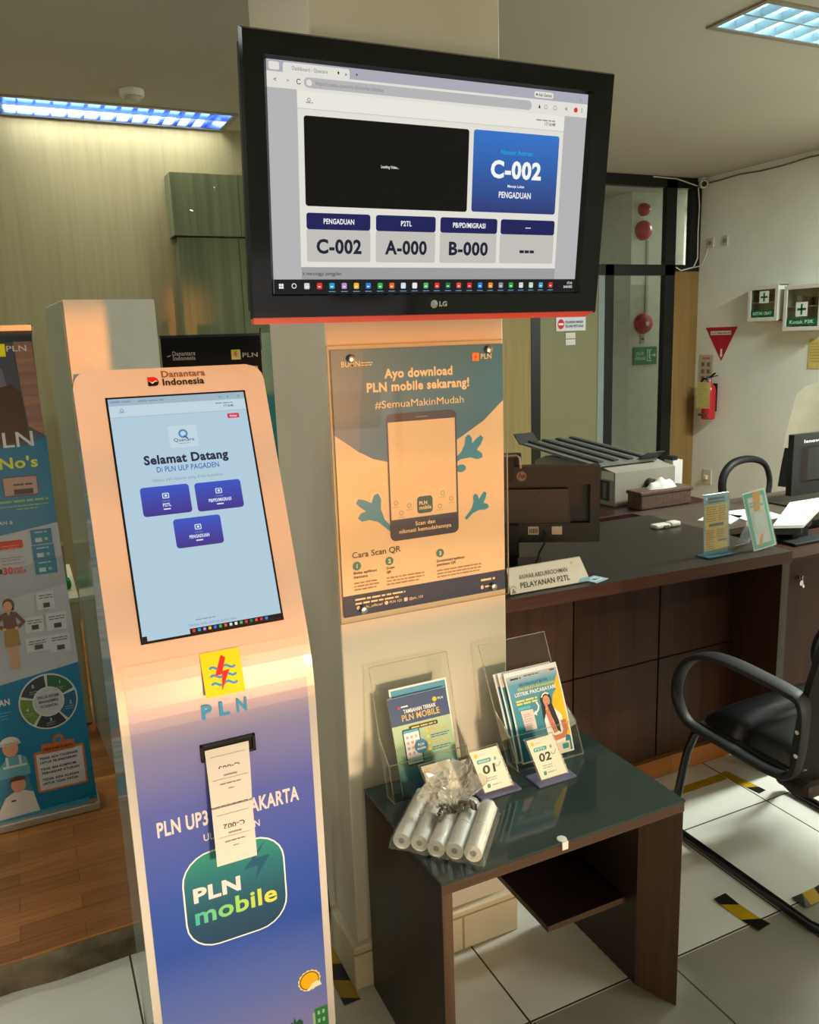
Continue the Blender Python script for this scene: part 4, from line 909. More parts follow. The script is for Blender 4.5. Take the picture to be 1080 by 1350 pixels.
# desk monitor seen from the back
m_mon = mat('monitor_dark_plastic', '#211b17', .45, .35, vary=.04); m_mon2 = mat('monitor_recess_plastic', '#17110e', .5, .3)
a0 = Vector((1.622, 2.05, 0)); ud = Vector((.248, -.15, 0)).normalized(); mu = ud; mn = Vector((ud.y, -ud.x, 0))   # mn points to us
t = thing('desk_monitor', (1.42, 2.21, .81), 'dark brown monitor seen from behind on the counter beside the pillar', 'monitor')
MO = a0-ud*.46+Vector((0, 0, .891)); mp = lambda u, v, n=0: MO+ud*u+Vector((0, 0, v))+mn*n
g = G(); g.prism([mp(0, 0, -.046), mp(.46, 0, -.046), mp(.46, .246, -.046), mp(0, .246, -.046)], mn*.022, m_mon)
ru0, ru1, rv0, rv1 = .03, .43, .062, .186
for (u0, v0, u1, v1) in ((0, 0, .46, rv0), (0, rv1, .46, .246), (0, rv0, ru0, rv1), (ru1, rv0, .46, rv1)): g.prism([mp(u0, v0, -.024), mp(u1, v0, -.024), mp(u1, v1, -.024), mp(u0, v1, -.024)], mn*.024, m_mon)
g.build('back_shell', t)
g = G(); g.prism([mp(.06, rv0+.0005, -.0235), mp(.37, rv0+.0005, -.0235), mp(.362, .172, -.0235), mp(.06, .172, -.0235)], mn*.0195, mat('monitor_plate_plastic', '#2a221d', .4, .4)); 
for u in (.12, .27):
    for v in (.076, .162): g.lathe([(.003, 0), (.003, .0005)], mp(u, v, -.004), mn, m_mon2, 10)
g.build('mount_plate', t)
g = G(); p = Print(g, mp(0, 0, .0004), ud, (0, 0, 1), .0004); m_hp = mat('monitor_logo', '#6a564a', .3, .5)
p.ell(.215, .216, .0155, .0155, m_hp, 1); p.text('hp', .2155, .2115, .0125, m_mon2, 2, w=.02, shear=.25, bold=.02); g.build('maker_logo', t)
pl_ = mat('port_plate', '#b8a48e', .35, .5, .4)
g = G(); g.prism([mp(.31, .026, 0), mp(.342, .026, 0), mp(.342, .052, 0), mp(.31, .052, 0)], mn*.002, pl_); g.build('port', t)
g = G(); g.prism([mp(.235, .026, 0), mp(.268, .026, 0), mp(.268, .052, 0), mp(.235, .052, 0)], mn*.002, pl_)
for k in range(5): g.prism([mp(.239+k*.0055, .031, .002), mp(.242+k*.0055, .031, .002), mp(.242+k*.0055, .046, .002), mp(.239+k*.0055, .046, .002)], mn*.001, m_mon2)
g.build('port', t)
g = G(); g.prism([mp(.125, -.045, .002), mp(.205, -.045, .002), mp(.205, .06, .002), mp(.125, .06, .002)], mn*.02, m_matt); g.prism([mp(.13, -.079, -.02), mp(.20, -.079, -.02), mp(.20, -.03, -.005), mp(.13, -.03, -.005)], mn*.04, m_matt); g.build('stand_neck', t)
g = G(); g.prism([mp(.04, -.0808, -.08), mp(.28, -.0808, -.08), mp(.28, -.0808, .09), mp(.04, -.0808, .09)], (0, 0, .012), m_mon2); g.build('stand_base', t)
g = G(); g.tube([mp(.285, .04, .002), mp(.288, .03, .016), mp(.285, 0, .018), mp(.27, -.03, .012), mp(.262, -.055, .02), mp(.255, -.0665, .03), mp(.23, -.0665, .05)], .0035, m_matt, 8); g.build('cable', t)
t = thing('webcam', tuple(mp(.175, .246, -.01)), 'black webcam clipped on top of the monitor back by the pillar', 'webcam')
g = G(); c = mp(.155, .252, -.02); 
g.prism([mp(.125, .2465, -.045), mp(.215, .2465, -.045), mp(.215, .285, -.045), mp(.125, .285, -.045)], mn*.03, m_matt); g.build('camera_body', t)
g = G(); g.prism([mp(.148, .2, .0045), mp(.192, .2, .0045), mp(.192, .278, .0045), mp(.148, .278, .0045)], mn*.006, m_mon2); g.tube([mp(.128, .243, .008), mp(.132, .277, .008), mp(.14, .283, .008), mp(.2, .283, .008), mp(.208, .277, .008), mp(.212, .243, .008)], .004, mat('grey_plastic_clip', '#6b6a66', .4), 8); g.build('clip', t)
# chair behind the monitor
def task_chair(x, y, rz, label, zt, m_back, arms=True, cover=None, lean=.05):
    t = thing('office_chair', (x, y, .07), label, 'office chair'); M4 = Matrix.Translation((x, y, .07)) @ Matrix.Rotation(rz, 4, 'Z')
    q = lambda a, b_, c: M4 @ Vector((a, b_, c))
    def part(name, g, lab=None): g.v = [M4 @ v for v in g.v]; return g.build(name, t, lab)
    g = G()
    for k in range(5):
        an = R(72*k+15); g.tube([(0, 0, .09), (.27*math.cos(an), .27*math.sin(an), .06)], [.024, .016], m_matt, 8)
    part('star_base', g)
    for k in range(5):
        an = R(72*k+15); g = G(); c = Vector((.27*math.cos(an), .27*math.sin(an), .025)); g.cyl(c-Vector((.018, 0, 0)), c+Vector((.018, 0, 0)), .0248, m_matt, 14); part('castor', g)
    g = G(); g.tube([(0, 0, .09), (0, 0, .36)], .024, m_matt, 12); part('gas_lift', g)
    g = G(); g.box((-.24, -.23, .36), (.24, .24, .45), mat('black_leather', '#121315', .3, .5, bump=.15, bscale=90), bev=.035); part('seat', g)
    g = G(); n = 8; vs = []
    for i in range(n+1):
        f = i/n; w = .21*(1-.25*abs(f-.45)**2*4*.35)*(.82 if i == n else 1); z = .50+f*(zt-.50-.07); yb = -.23-.05*math.sin(f*math.pi*.9)*(lean < .1)-lean*f
        for sx in range(7): u = -1+sx/3; vs.append((u*w, yb+.03*u*u, z-(.03*u*u if i == n else 0)))
    fs = [(i*7+j, i*7+j+1, i*7+j+8, i*7+j+7) for i in range(n) for j in range(6)]
    k = len(vs); bkv = [(a, b_-.05, c) for a, b_, c in vs]; rim = [i*7 for i in range(n+1)]+[n*7+j for j in range(1, 7)]+[i*7+6 for i in range(n-1, -1, -1)]+[j for j in range(5, 0, -1)]
    g.add(vs+bkv, [f[::-1] for f in fs]+[tuple(k+i for i in f) for f in fs]+[(rim[i], rim[(i+1) % len(rim)], k+rim[(i+1) % len(rim)], k+rim[i]) for i in range(len(rim))], m_back, True); part('backrest', g)
    if cover:
        g = G(); i0 = 3; S_ = lambda v, o, d: (v[0]*1.05, v[1]+d, v[2]+(.012 if o >= n-1 else 0))
        fv = [S_(v, q_//7, .008) for q_, v in enumerate(vs)][i0*7:]; bv = [S_(v, q_//7, -.062) for q_, v in enumerate(vs)][i0*7:]; kk = len(fv); nn_ = n-i0
        rim2 = [i*7 for i in range(nn_+1)]+[nn_*7+j for j in range(1, 7)]+[i*7+6 for i in range(nn_-1, -1, -1)]
        ff = [(i*7+j, i*7+j+1, i*7+j+8, i*7+j+7) for i in range(nn_) for j in range(6)]
        g.add(fv+bv, [f[::-1] for f in ff]+[tuple(kk+i for i in f) for f in ff]+[(rim2[i], rim2[i+1], kk+rim2[i+1], kk+rim2[i]) for i in range(len(rim2)-1)], cover, True); part('chair_cover', g, 'cream cloth cover over the top of the backrest')
    g = G(); g.tube([(0, -.05, .37), (0, -.24, .38), (0, -.32, .45), (0, -.325, .6)], .022, m_matt, 8); part('back_bar', g)
    if arms:
        for sx in (-1, 1):
            g = G(); pts = [(sx*.24, .15, .40), (sx*.275, .18, .50), (sx*.285, .16, .60), (sx*.285, .08, .665), (sx*.285, -.06, .675), (sx*.285, -.18, .63), (sx*.275, -.22, .52), (sx*.24, -.16, .40)]
            sp = []
            for i_ in range(len(pts)-1):
                a_, b_, c_, d_ = (Vector(pts[min(max(i_+o_, 0), len(pts)-1)]) for o_ in (-1, 0, 1, 2))
                for q_ in (0, .25, .5, .75): sp.append(.5*(2*b_+(c_-a_)*q_+(2*a_-5*b_+4*c_-d_)*q_*q_+(3*b_-a_-3*c_+d_)*q_**3))
            g.tube(sp+[Vector(pts[-1])], .017, m_matt, 10, flat=1.5); part('armrest', g)
    return t
task_chair(1.80, 3.12, R(190), 'black office chair behind the dark brown monitor and the counter', 1.03, mat('black_leather', '#121315', .3, .5), True)
# two menu stands
def sign_stand(O, u, v, w, h, label, drawf, foot):
    t = thing('sign_stand', tuple(O), label, 'sign stand', 'acrylic sign stands on the counter end')
    u = Vector(u).normalized(); v = Vector(v).normalized(); n = u.cross(v); q = lambda a, b_, c=0: O+u*a+v*b_+n*c
    g = G()
    for c in (-.0022, .0022): g.prism([q(0, 0, c), q(w, 0, c), q(w, h, c), q(0, h, c)], n*.0008, m_clr)
    g.tube([q(0, 0), q(w, 0), q(w, h), q(0, h)], .001, m_ae, 6, True)
    g.build('acrylic_sleeve', t)
    g = G(); p = Print(g, q(0, 0, 0), u, v, .0003); drawf(p); g.build('printed_sheet', t)
    g = G(); foot(g, q, u, n); g.build('foot', t)
    return t
tq = ink('#5fa3ad'); yl = ink('#fbc318'); 
def menu1(p):
    p.rect(.002, .002, .113, .198, ink('#6fb3c4'), 0); p.rect(.008, .012, .107, .165, yl, 1); p.ell(.014, .187, .004, .005, WHITE, 1); p.rect(.022, .180, .095, .188, ink('#2c4a5a'), 1); p.rect(.022, .170, .095, .176, ink('#2c4a5a'), 1)
    for r in range(2):
        p.lines(.013, .155, .05, 7, .0075, .003, ink('#8a6a1c'), 2, seed=r*3+1) if r == 0 else p.lines(.066, .155, .038, 7, .0075, .003, ink('#8a6a1c'), 2, seed=9)
    p.rect(.024, .092, .090, .102, ink('#1c1a14'), 2); p.rect(.054, .104, .058, .165, ink('#d9c27a'), 2)
    p.rect(.012, .05, .052, .086, ink('#f0b010'), 2); p.rect(.058, .05, .104, .086, ink('#f0b010'), 2); p.rect(.066, .04, .104, .046, ink('#1c1a14'), 2)
    p.lines(.013, .078, .036, 9, .0075, .0028, ink('#9a7418'), 3, seed=4); p.lines(.06, .078, .036, 4, .0075, .0028, ink('#9a7418'), 3, seed=5)
def foot1(g, q, u, n): g.prism([q(-.004, -.0015, -.03), q(.119, -.0015, -.03), q(.119, -.0015, .03), q(-.004, -.0015, .03)], (0, 0, -.004), clear('blue_tinted_base', '#9fc3d6', .5, .05, .3, '#6f94a8'))
sign_stand(Vector((1.968, 1.953, .8165)), (1, .02, 0), (0, .05, 1), .115, .200, 'clear sign stand with a yellow and blue price sheet at the counter end', menu1, foot1)
def menu2(p):
    p.rect(0, 0, .105, .196, ink('#fbfdf8'), 0); p.rect(.004, .004, .101, .192, ink('#5cc4b4'), 1); p.rect(.018, .018, .088, .176, ink('#fdf4ec'), 2)
    p.poly([(.045, .193), (.082, .193), (.064, .128), (.036, .128)], ink('#ffae10'), 3); p.poly([(.046, .05), (.058, .05), (.040, .010), (.026, .010)], ink('#ffae10'), 3)
    p.rect(.021, .155, .06, .16, ink('#b0c4d8'), 4); p.rect(.021, .142, .085, .150, ink('#9bd6c4'), 2.5); p.rect(.026, .056, .080, .124, ink('#f6f3ee'), 4)
    for a in ((.0255, .0555, .0805, .0562), (.0255, .1238, .0805, .1245), (.0255, .0555, .0262, .1245), (.0798, .0555, .0805, .1245)): p.rect(*a, ink('#7d9a94'), 5)
rl, tlt = R(5), R(14); v0 = Vector((0, math.sin(tlt), math.cos(tlt))); u2 = (Vector((1, 0, 0))*math.cos(rl)+v0*math.sin(rl)).normalized(); v2 = (v0*math.cos(rl)-Vector((1, 0, 0))*math.sin(rl)).normalized()
def foot2(g, q, u, n):
    b0, b1 = q(.02, .12, -.002), q(.085, .12, -.002); g.prism([b0, b1, Vector((b1.x, b1.y+.055, .8125)), Vector((b0.x, b0.y+.055, .8125))], (0, .002, 0), m_clr)
sign_stand(Vector((2.155, 1.915, .8125)), u2, v2, .107, .200, 'tilted white and turquoise sign stand with orange stripe at the counter end', menu2, foot2)
# small white device
g = G(); m_dev = mat('device_white', '#d9d6c4', .35, .4); g.box((2.115, 2.335, .8105), (2.185, 2.375, .826), m_dev, bev=.006); g.box((2.185, 2.335, .8105), (2.235, 2.37, .830), m_dev, bev=.007); g.box((2.15, 2.332, .812), (2.175, 2.336, .822), mat('device_olive', '#6a6a3c', .5))
single(g, 'tape_dispenser', 'small white plastic tape dispenser lying on the counter top', 'tape dispenser')

# ---------------------------------------------------------------- printer cart, printer, tissue box
m_cart = wood('red_brown_board', '#2a1310', '#361a15', 'x', .6, .4, .35)
t = thing('printer_cart', (2.6, 3.25, .07), 'red-brown wooden stand carrying the grey printer behind the counter', 'stand')
g = G(); g.box((2.2, 2.86, .705), (2.93, 3.7, .745), m_cart, bev=.003); g.build('top_board', t)
for x in (2.23, 2.86):
    for y in (2.89, 3.63): g = G(); g.box((x, y, .071), (x+.045, y+.045, .7048), m_cart); g.build('leg', t)
m_pr = mat('printer_grey_plastic', '#8f887b', .45, .35, vary=.03); m_prd = mat('printer_dark_plastic', '#3a3a38', .45, .35); m_prm = mat('printer_mid_grey', '#6d6b66', .4)
t = thing('dot_matrix_printer', (2.64, 3.3, .745), 'beige grey dot matrix printer with dark paper rack behind the counter', 'printer')
g = G(); g.prism([(2.46, y, z) for y, z in ((3.0, .746), (3.66, .746), (3.66, .89), (3.56, .925), (3.12, .925), (3.0, .905))], (.36, 0, 0), m_pr); g.build('case', t)
g = G(); g.box((2.4585, 3.04, .765), (2.4605, 3.55, .86), m_prd); [g.box((2.4555, 3.06+i*.05, .775), (2.459, 3.085+i*.05, .85), m_prm) for i in range(10)]; g.build('paper_slot', t)
g = G(); g.cyl((2.66, 2.999, .838), (2.66, 2.972, .838), .026, m_prd, 22); g.build('platen_knob', t)
g = G(); g.prism([(2.40, y, z) for y, z in ((3.08, .927), (3.72, .975), (3.72, .985), (3.08, .940))], (.38, 0, 0), m_prm)
for x in (2.44, 2.53, 2.62, 2.71): g.prism([(x, 3.1, .944), (x+.03, 3.1, .944), (x+.03, 3.7, .987), (x, 3.7, .987)], (0, 0, .006), m_prd)
g.prism([(2.38, 3.68, .98), (2.38, 3.74, 1.03), (2.50, 3.74, 1.03), (2.50, 3.68, .98)], (0, .006, -.004), m_prd); g.prism([(2.66, 3.09, .935), (2.70, 3.05, .972), (2.80, 3.05, .972), (2.78, 3.09, .935)], (0, .006, .003), m_prd); g.build('paper_rack', t)
g = G(); g.box((2.4585, 3.01, .868), (2.4598, 3.1, .905), mat('printer_light_label', '#d8d2c2', .5)); g.build('label_plate', t)
t = thing('tissue_box', (2.66, 2.915, .745), 'brown woven tissue box with a white tissue, on the printer stand', 'tissue box')
m_rat = mat('woven_brown_rattan', '#5a4238', .6, .25, vary=.25, scale=60, bump=.5, bscale=140)
g = G(); g.box((2.50, 2.866, .7455), (2.80, 2.962, .825), m_rat, bev=.006); g.box((2.494, 2.862, .812), (2.806, 2.966, .829), m_rat, bev=.004); g.build('box', t)
g = G(); vs = []; n = 14
for i in range(n+1):
    f = i/n; r = .052*math.sin(f*math.pi)**.6
    for j in range(7): a = math.pi*j/6; vs.append((2.58+.16*f, 2.914-.03*math.cos(a)*(.5+.5*math.sin(f*math.pi)), .8285+r*math.sin(a)*(.85+.15*math.sin(f*17))))
g.add(vs, [(i*7+j, (i+1)*7+j, (i+1)*7+j+1, i*7+j+1) for i in range(n) for j in range(6)], mat('white_tissue', '#dcd8cf', .8, .1), True); g.build('tissue', t)
t = thing('small_carton', (2.86, 3.06, .745), 'small white carton with a dark cap behind the tissue box', 'carton')
g = G(); g.box((2.835, 3.03, .7455), (2.895, 3.09, .925), mat('carton_white', '#d3ccc8', .5)); g.build('carton_body', t)
g = G(); g.box((2.837, 3.035, .9252), (2.867, 3.085, .945), mat('carton_dark', '#201d2a', .4)); g.build('cap', t)

# ---------------------------------------------------------------- right desk group
m_desk = wood('grey_brown_desktop', '#453a31', '#52463b', 'x', .5, .4, .35); m_dfront = mat('black_desk_front', '#0e0c0b', .4, .3); m_cab = wood('brown_cabinet_wood', '#2c170b', '#3c2212', 'z', .5, .6, .15)
t = thing('office_desk', (3.15, 2.6, .07), 'grey-brown office desk behind the end of the counter', 'desk')
g = G(); g.box((2.42, 2.385, .722), (3.95, 2.83, .75), m_desk, bev=.002); g.build('desktop', t)
g = G(); g.box((2.45, 2.40, .10), (3.92, 2.418, .7215), m_dfront); g.build('modesty_panel', t)
for x in (2.44, 3.90): g = G(); g.box((x, 2.419, .071), (x+.03, 2.80, .7215), m_dfront); g.build('side_panel', t)
t = thing('low_cabinet', (2.85, 2.2, .07), 'brown wooden cabinet with a lock right of the counter end', 'cabinet')
g = G(); g.box((2.38, 2.118, .071), (3.3, 2.375, .672), m_cab); g.build('carcass', t)
g = G(); g.box((2.37, 2.09, .6725), (3.31, 2.378, .690), m_cab); g.build('top_board', t)
for x0, x1 in ((2.382, 2.838), (2.842, 3.298)):
    g = G(); g.box((x0, 2.10, .075), (x1, 2.117, .671), m_cab, bev=.001); dr = g.build('door', t)
    if x0 < 2.5:
        g = G(); g.cyl((2.606, 2.0995, .608), (2.606, 2.089, .608), .008, m_chrome, 16); g.build('lock', dr)
        g = G(); g.box((2.6045, 2.082, .600), (2.6075, 2.094, .616), m_chrome); g.lathe([(.011, 0), (.011, .002)], (2.604, 2.086, .588), (.1, -1, 0), m_chrome, 14); g.lathe([(.007, 0), (.007, .002)], (2.615, 2.086, .574), (.2, -1, .2), m_chrome, 12); g.build('key', dr)
# papers
for i, (q4, lb) in enumerate(((((2.54, 2.56), (2.70, 2.64), (2.76, 2.52), (2.60, 2.44)), 'white paper sheet on the desk, left of the turquoise sign stand'), (((2.69, 2.41), (2.89, 2.41), (2.93, 2.60), (2.74, 2.63)), 'white paper sheet on the desk, beside the tilted panel'))):
    g = G(); g.prism([(x, y, .7505) for x, y in q4], (0, 0, .003), ink('#e2e2e6')); single(g, 'paper_sheet', lb, 'paper', 'white papers on the office desk')
m_lb = mat('black_monitor_plastic', '#101012', .35, .45, vary=.04)
t = thing('computer_monitor', (3.38, 2.62, .75), 'black monitor seen from behind on the right desk with white maker name', 'monitor')
g = G(); g.prism([(3.14, 2.60, .782), (3.66, 2.60, .782), (3.66, 2.60, 1.062), (3.14, 2.60, 1.062)], (0, .03, 0), m_lb); g.prism([(3.20, 2.60, .84), (3.6, 2.60, .84), (3.58, 2.585, .85), (3.22, 2.585, .85)], (0, 0, .15), m_lb); g.build('back_shell', t)
g = G(); Print(g, (3.205, 2.5995, 1.022), eps=.0004).text('lenovo', 0, 0, .014, ink('#e6e6e8'), 1, w=.115, al='l', bold=.03); g.build('maker_name', t)
g = G(); g.box((3.36, 2.60, .757), (3.44, 2.615, .86), m_matt); g.build('stand_neck', t); g = G(); g.box((3.06, 2.48, .7505), (3.60, 2.70, .757), m_lb, bev=.002); g.build('stand_base', t)
t = thing('document_stand', (2.86, 2.28, .69), 'white tilted panel on a black stand in front of the black monitor', 'document stand')
A, B_, C_, D_ = Vector((2.625, 2.25, .778)), Vector((2.958, 2.452, .800)), Vector((3.22, 2.452, .800)), Vector((2.80, 2.25, .758))
g = G(); g.add([A, D_, C_, B_, A-Vector((0, 0, .012)), D_-Vector((0, 0, .012)), C_-Vector((0, 0, .012)), B_-Vector((0, 0, .012))], [(0, 1, 2, 3), (7, 6, 5, 4), (0, 4, 5, 1), (1, 5, 6, 2), (2, 6, 7, 3), (3, 7, 4, 0)], mat('panel_offwhite', '#cfc8c2', .35, .4)); g.build('panel', t)
g = G(); g.prism([A+Vector((.03, .01, -.0125)), D_+Vector((.0, .01, -.0125)), Vector((2.95, 2.33, .757)), Vector((2.72, 2.35, .77))], (0, 0, -.03), m_matt); g.build('underside_tray', t)
g = G(); g.box((2.765, 2.27, .703), (2.855, 2.34, .745), m_matt); g.box((2.79, 2.28, .6905), (2.83, 2.32, .745), m_matt); g.build('column', t); g = G(); g.box((2.70, 2.20, .6905), (2.92, 2.365, .702), m_matt, bev=.002); g.build('base', t)
task_chair(4.02, 3.40, R(90), 'office chair with cream cover behind the black monitor at right', 1.2, m_matt, True, mat('cream_chair_cover', '#c4bda4', .7, .2, bump=.2, bscale=30), .16)

# ---------------------------------------------------------------- visitor chair
m_blk = mat('black_arm_plastic', '#1b1c1c', .55, .4, vary=.08, bump=.1, bscale=150); m_tube = mat('black_steel_tube', '#0f1010', .25, .5); m_lea = mat('black_leather', '#121315', .3, .5)
m_shell = mat('worn_black_shell', '#161514', .45, .35, vary=.2, scale=30)
vc = thing('visitor_chair', (1.95, 1.5, 0), 'black leather visitor chair with plastic arms facing the counter', 'chair')
CXL, CXR = 1.704, 2.20
for X, s_ in ((CXL, 1), (CXR, -1)):
    fr_pts = [(X+s_*.01, 1.66, .385), (X+s_*.006, 1.70, .365), (X, 1.722, .30), (X, 1.775, .055), (X, 1.765, .022), (X, 1.735, .0135), (X, 1.40, .0135), (X, 1.27, .0135), (X+s_*.02, 1.215, .0135), (X+s_*.06, 1.19, .0135)]
    if s_ > 0: left_pts = fr_pts
    else: right_pts = fr_pts
g = G(); g.tube(left_pts+[(x, y, z) for x, y, z in right_pts[::-1]], .0125, m_tube, 12); g.build('tube_frame', vc)
g = G(); g.box((1.715, 1.38, .372), (2.285, 1.70, .40), m_matt, bev=.006); g.build('seat_board', vc)
g = G(); bm = bmesh.new(); bmesh.ops.create_grid(bm, x_segments=24, y_segments=20, size=.5)
for v in bm.verts:
    x, y = v.co.x*2, v.co.y*2; ex = (1-abs(x)**4)*(1-abs(y)**4); z = .402+.062*max(0, ex)**.4-.012*(1-x*x)*(1-y*y)*.6-.006*(math.exp(-((y+.15+.25*x)/.07)**2)+math.exp(-((y-.25-.15*x)/.06)**2))
    if y > .6: z -= .02*((y-.6)/.4)**2
    v.co = Vector((2.0+.272*x, 1.53+.18*y, z))
g.bm(bm, m_lea, True); g.build('seat_cushion', vc)
for X in (1.700, 2.305):
    loop = [(X, 1.725, .398), (X, 1.757, .43), (X, 1.772, .475), (X, 1.757, .54), (X, 1.712, .597), (X, 1.645, .628), (X, 1.56, .636), (X, 1.47, .632), (X, 1.38, .625), (X, 1.335, .610)]
    back = [(X, 1.328, .55), (X, 1.335, .46), (X, 1.355, .40), (X, 1.42, .382), (X, 1.56, .385), (X, 1.68, .388)]
    g = G(); n = 9
    pts = loop+back; wid = [.016, .018, .019, .022, .026, .028, .028, .027, .026, .022, .017, .017, .017, .017, .017, .016]
    def smooth(seq, dim):
        out = []; m_n = len(seq)
        for i in range(m_n):
            a, b_, c, d_ = (seq[(i+o) % m_n] for o in (-1, 0, 1, 2))
            for q in (0, .25, .5, .75):
                val = []
                for e in range(dim):
                    pa, pb, pc, pd = (z[e] if dim > 1 else z for z in (a, b_, c, d_))
                    val.append(.5*(2*pb+(pc-pa)*q+(2*pa-5*pb+4*pc-pd)*q*q+(3*pb-pa-3*pc+pd)*q**3))
                out.append(tuple(val) if dim > 1 else val[0])
        return out
    pts = smooth(pts, 3); wid = smooth(wid, 1); seg = 12; vs = []; N_ = len(pts)
    for i, p0 in enumerate(pts):
        t_ = (Vector(pts[(i+1) % N_])-Vector(pts[i-1])).normalized(); nx = Vector((1, 0, 0)); ny = t_.cross(nx)
        for k in range(seg):
            a = 2*math.pi*k/seg; ca, sa = math.cos(a), math.sin(a); f = lambda c: math.copysign(abs(c)**.6, c)
            vs.append(Vector(p0)+nx*wid[i]*f(ca)+ny*.0105*f(sa))
    g.add(vs, [(i*seg+k, i*seg+(k+1) % seg, ((i+1) % N_)*seg+(k+1) % seg, ((i+1) % N_)*seg+k) for i in range(N_) for k in range(seg)], m_blk, True); ar = g.build('armrest', vc)
    sx = -1 if X < 1.9 else 1
    for z in (.535, .47): g = G(); g.lathe([(.006, 0), (.006, .002)], (X+sx*.0165, 1.331, z), (sx, 0, 0), m_chrome, 10); g.build('screw', ar)
g = G(); vs = []; n = 14; m_ = 8
for i in range(n+1):
    f = i/n; z = .325+.60*f; y = 1.362-.09*f+.025*math.sin(f*math.pi)+.03*(1-f)**2; w = .285*(1-.10*abs(2*f-1)**3)
    for j in range(m_+1): u = -1+2*j/m_; vs.append((2.002+u*w, y-.035*(1-u*u), z))
W_ = m_+1; fs = [(i*W_+j, i*W_+j+1, (i+1)*W_+j+1, (i+1)*W_+j) for i in range(n) for j in range(m_)]
k = len(vs); off = [(a, b_-.042*(1-(min(1, abs((a-2.002)/.288)))**4*.6), c) for a, b_, c in vs]
rim = [j for j in range(W_)]+[i*W_+m_ for i in range(1, n+1)]+[n*W_+j for j in range(m_-1, -1, -1)]+[i*W_ for i in range(n-1, 0, -1)]
g.add(off, [fs_ for fs_ in fs], m_shell, True); g.add(vs+off, [(rim[i], k+rim[i], k+rim[(i+1) % len(rim)], rim[(i+1) % len(rim)]) for i in range(len(rim))], m_shell, True); g.build('back_shell', vc)
g = G(); vs2 = [(a+(2.002-a)*.03, b_+.03*(1-min(1, abs((a-2.002)/.29))**4)*math.sin(min(.999, max(0.001, (c-.315)/.62))*math.pi)**.4+.001, c+(.62-c)*.03) for a, b_, c in vs]
g.add(vs2, [f[::-1] for f in fs], m_lea, True); g.build('back_cushion', vc)
g = G(); g.box((1.722, 1.315, .335), (2.28, 1.43, .378), mat('worn_brown_shell', '#2e2720', .6, .3, vary=.5, scale=40), bev=.018); g.build('under_shell', vc, 'worn brownish curved underside of the seat')
# yellow-black floor tape pieces
m_ty = mat('yellow_tape', '#b8920f', .3, .5, vary=.15, scale=20); m_tk = mat('black_tape', '#17160f', .3, .5)
def tape(a, b_, w, label, bands, curl=0, z0=.0008):
    a = Vector((*a, 0)); b_ = Vector((*b_, 0)); d = (b_-a); L = d.length; d.normalize(); s_ = Vector((-d.y, d.x, 0)); g = G()
    edges = [0]+[c for c, _ in bands]; rn = random.Random(int(a.x*1000))
    for (c0, (c1, m)) in zip(edges, bands):
        k0, k1 = c0*L, c1*L; sl = w*.55
        e0 = 0 if c0 == 0 else sl; e1 = 0 if c1 == 1 else sl
        pts = [a+d*k0-s_*w/2, a+d*k1-s_*w/2, a+d*(k1+e1)+s_*w/2, a+d*(k0+e0)+s_*w/2]
        g.prism([p_+Vector((0, 0, z0+curl*(((p_-a).dot(d)/L-.5)**2)*rn.uniform(.6, 1.2))) for p_ in pts], (0, 0, .0006), m)
    return single(g, 'floor_tape', label, 'floor tape', 'yellow and black floor tape pieces')
tape((1.845, 1.935), (2.085, 1.935), .036, 'yellow floor tape strip along the platform edge behind the chair leg', [(1, m_ty)])
tape((2.105, 1.955), (2.125, 1.80), .036, 'yellow floor tape strip running from the platform edge under the chair', [(.7, m_ty), (1, m_tk)])
tape((1.592, 1.47), (1.602, 1.325), .046, 'peeling yellow and black tape piece on the white tile before the grey tiles', [(.16, m_tk), (.62, m_ty), (1, m_tk)], .03)
tape((1.76, 1.352), (1.96, 1.362), .045, 'torn yellow tape piece beside the chair runner on the grey tile edge', [(.1, m_tk), (.35, m_ty), (.55, m_tk), (1, m_ty)], .02)
tape((.552, 1.86), (.552, 1.60), .042, 'yellow and black tape strip on the floor between kiosk and pillar', [(.42, m_ty), (.66, m_tk), (.9, m_ty), (1, m_tk)])
# black cord behind the kiosk
g = G(); pts = [(.50, 1.79, .48), (.535, 1.80, .40), (.556, 1.80, .30), (.566, 1.80, .2), (.568, 1.795, .12), (.564, 1.79, .06), (.55, 1.79, .022), (.52, 1.79, .02), (.49, 1.785, .05)]
g.tube(pts, .0055, m_matt, 8); g.tube([(.49, 1.785, .05), (.46, 1.775, .2), (.45, 1.772, .4), (.50, 1.79, .48)], .0055, m_matt, 8); single(g, 'power_cord', 'black power cord looping down between the kiosk and the pillar', 'cord')

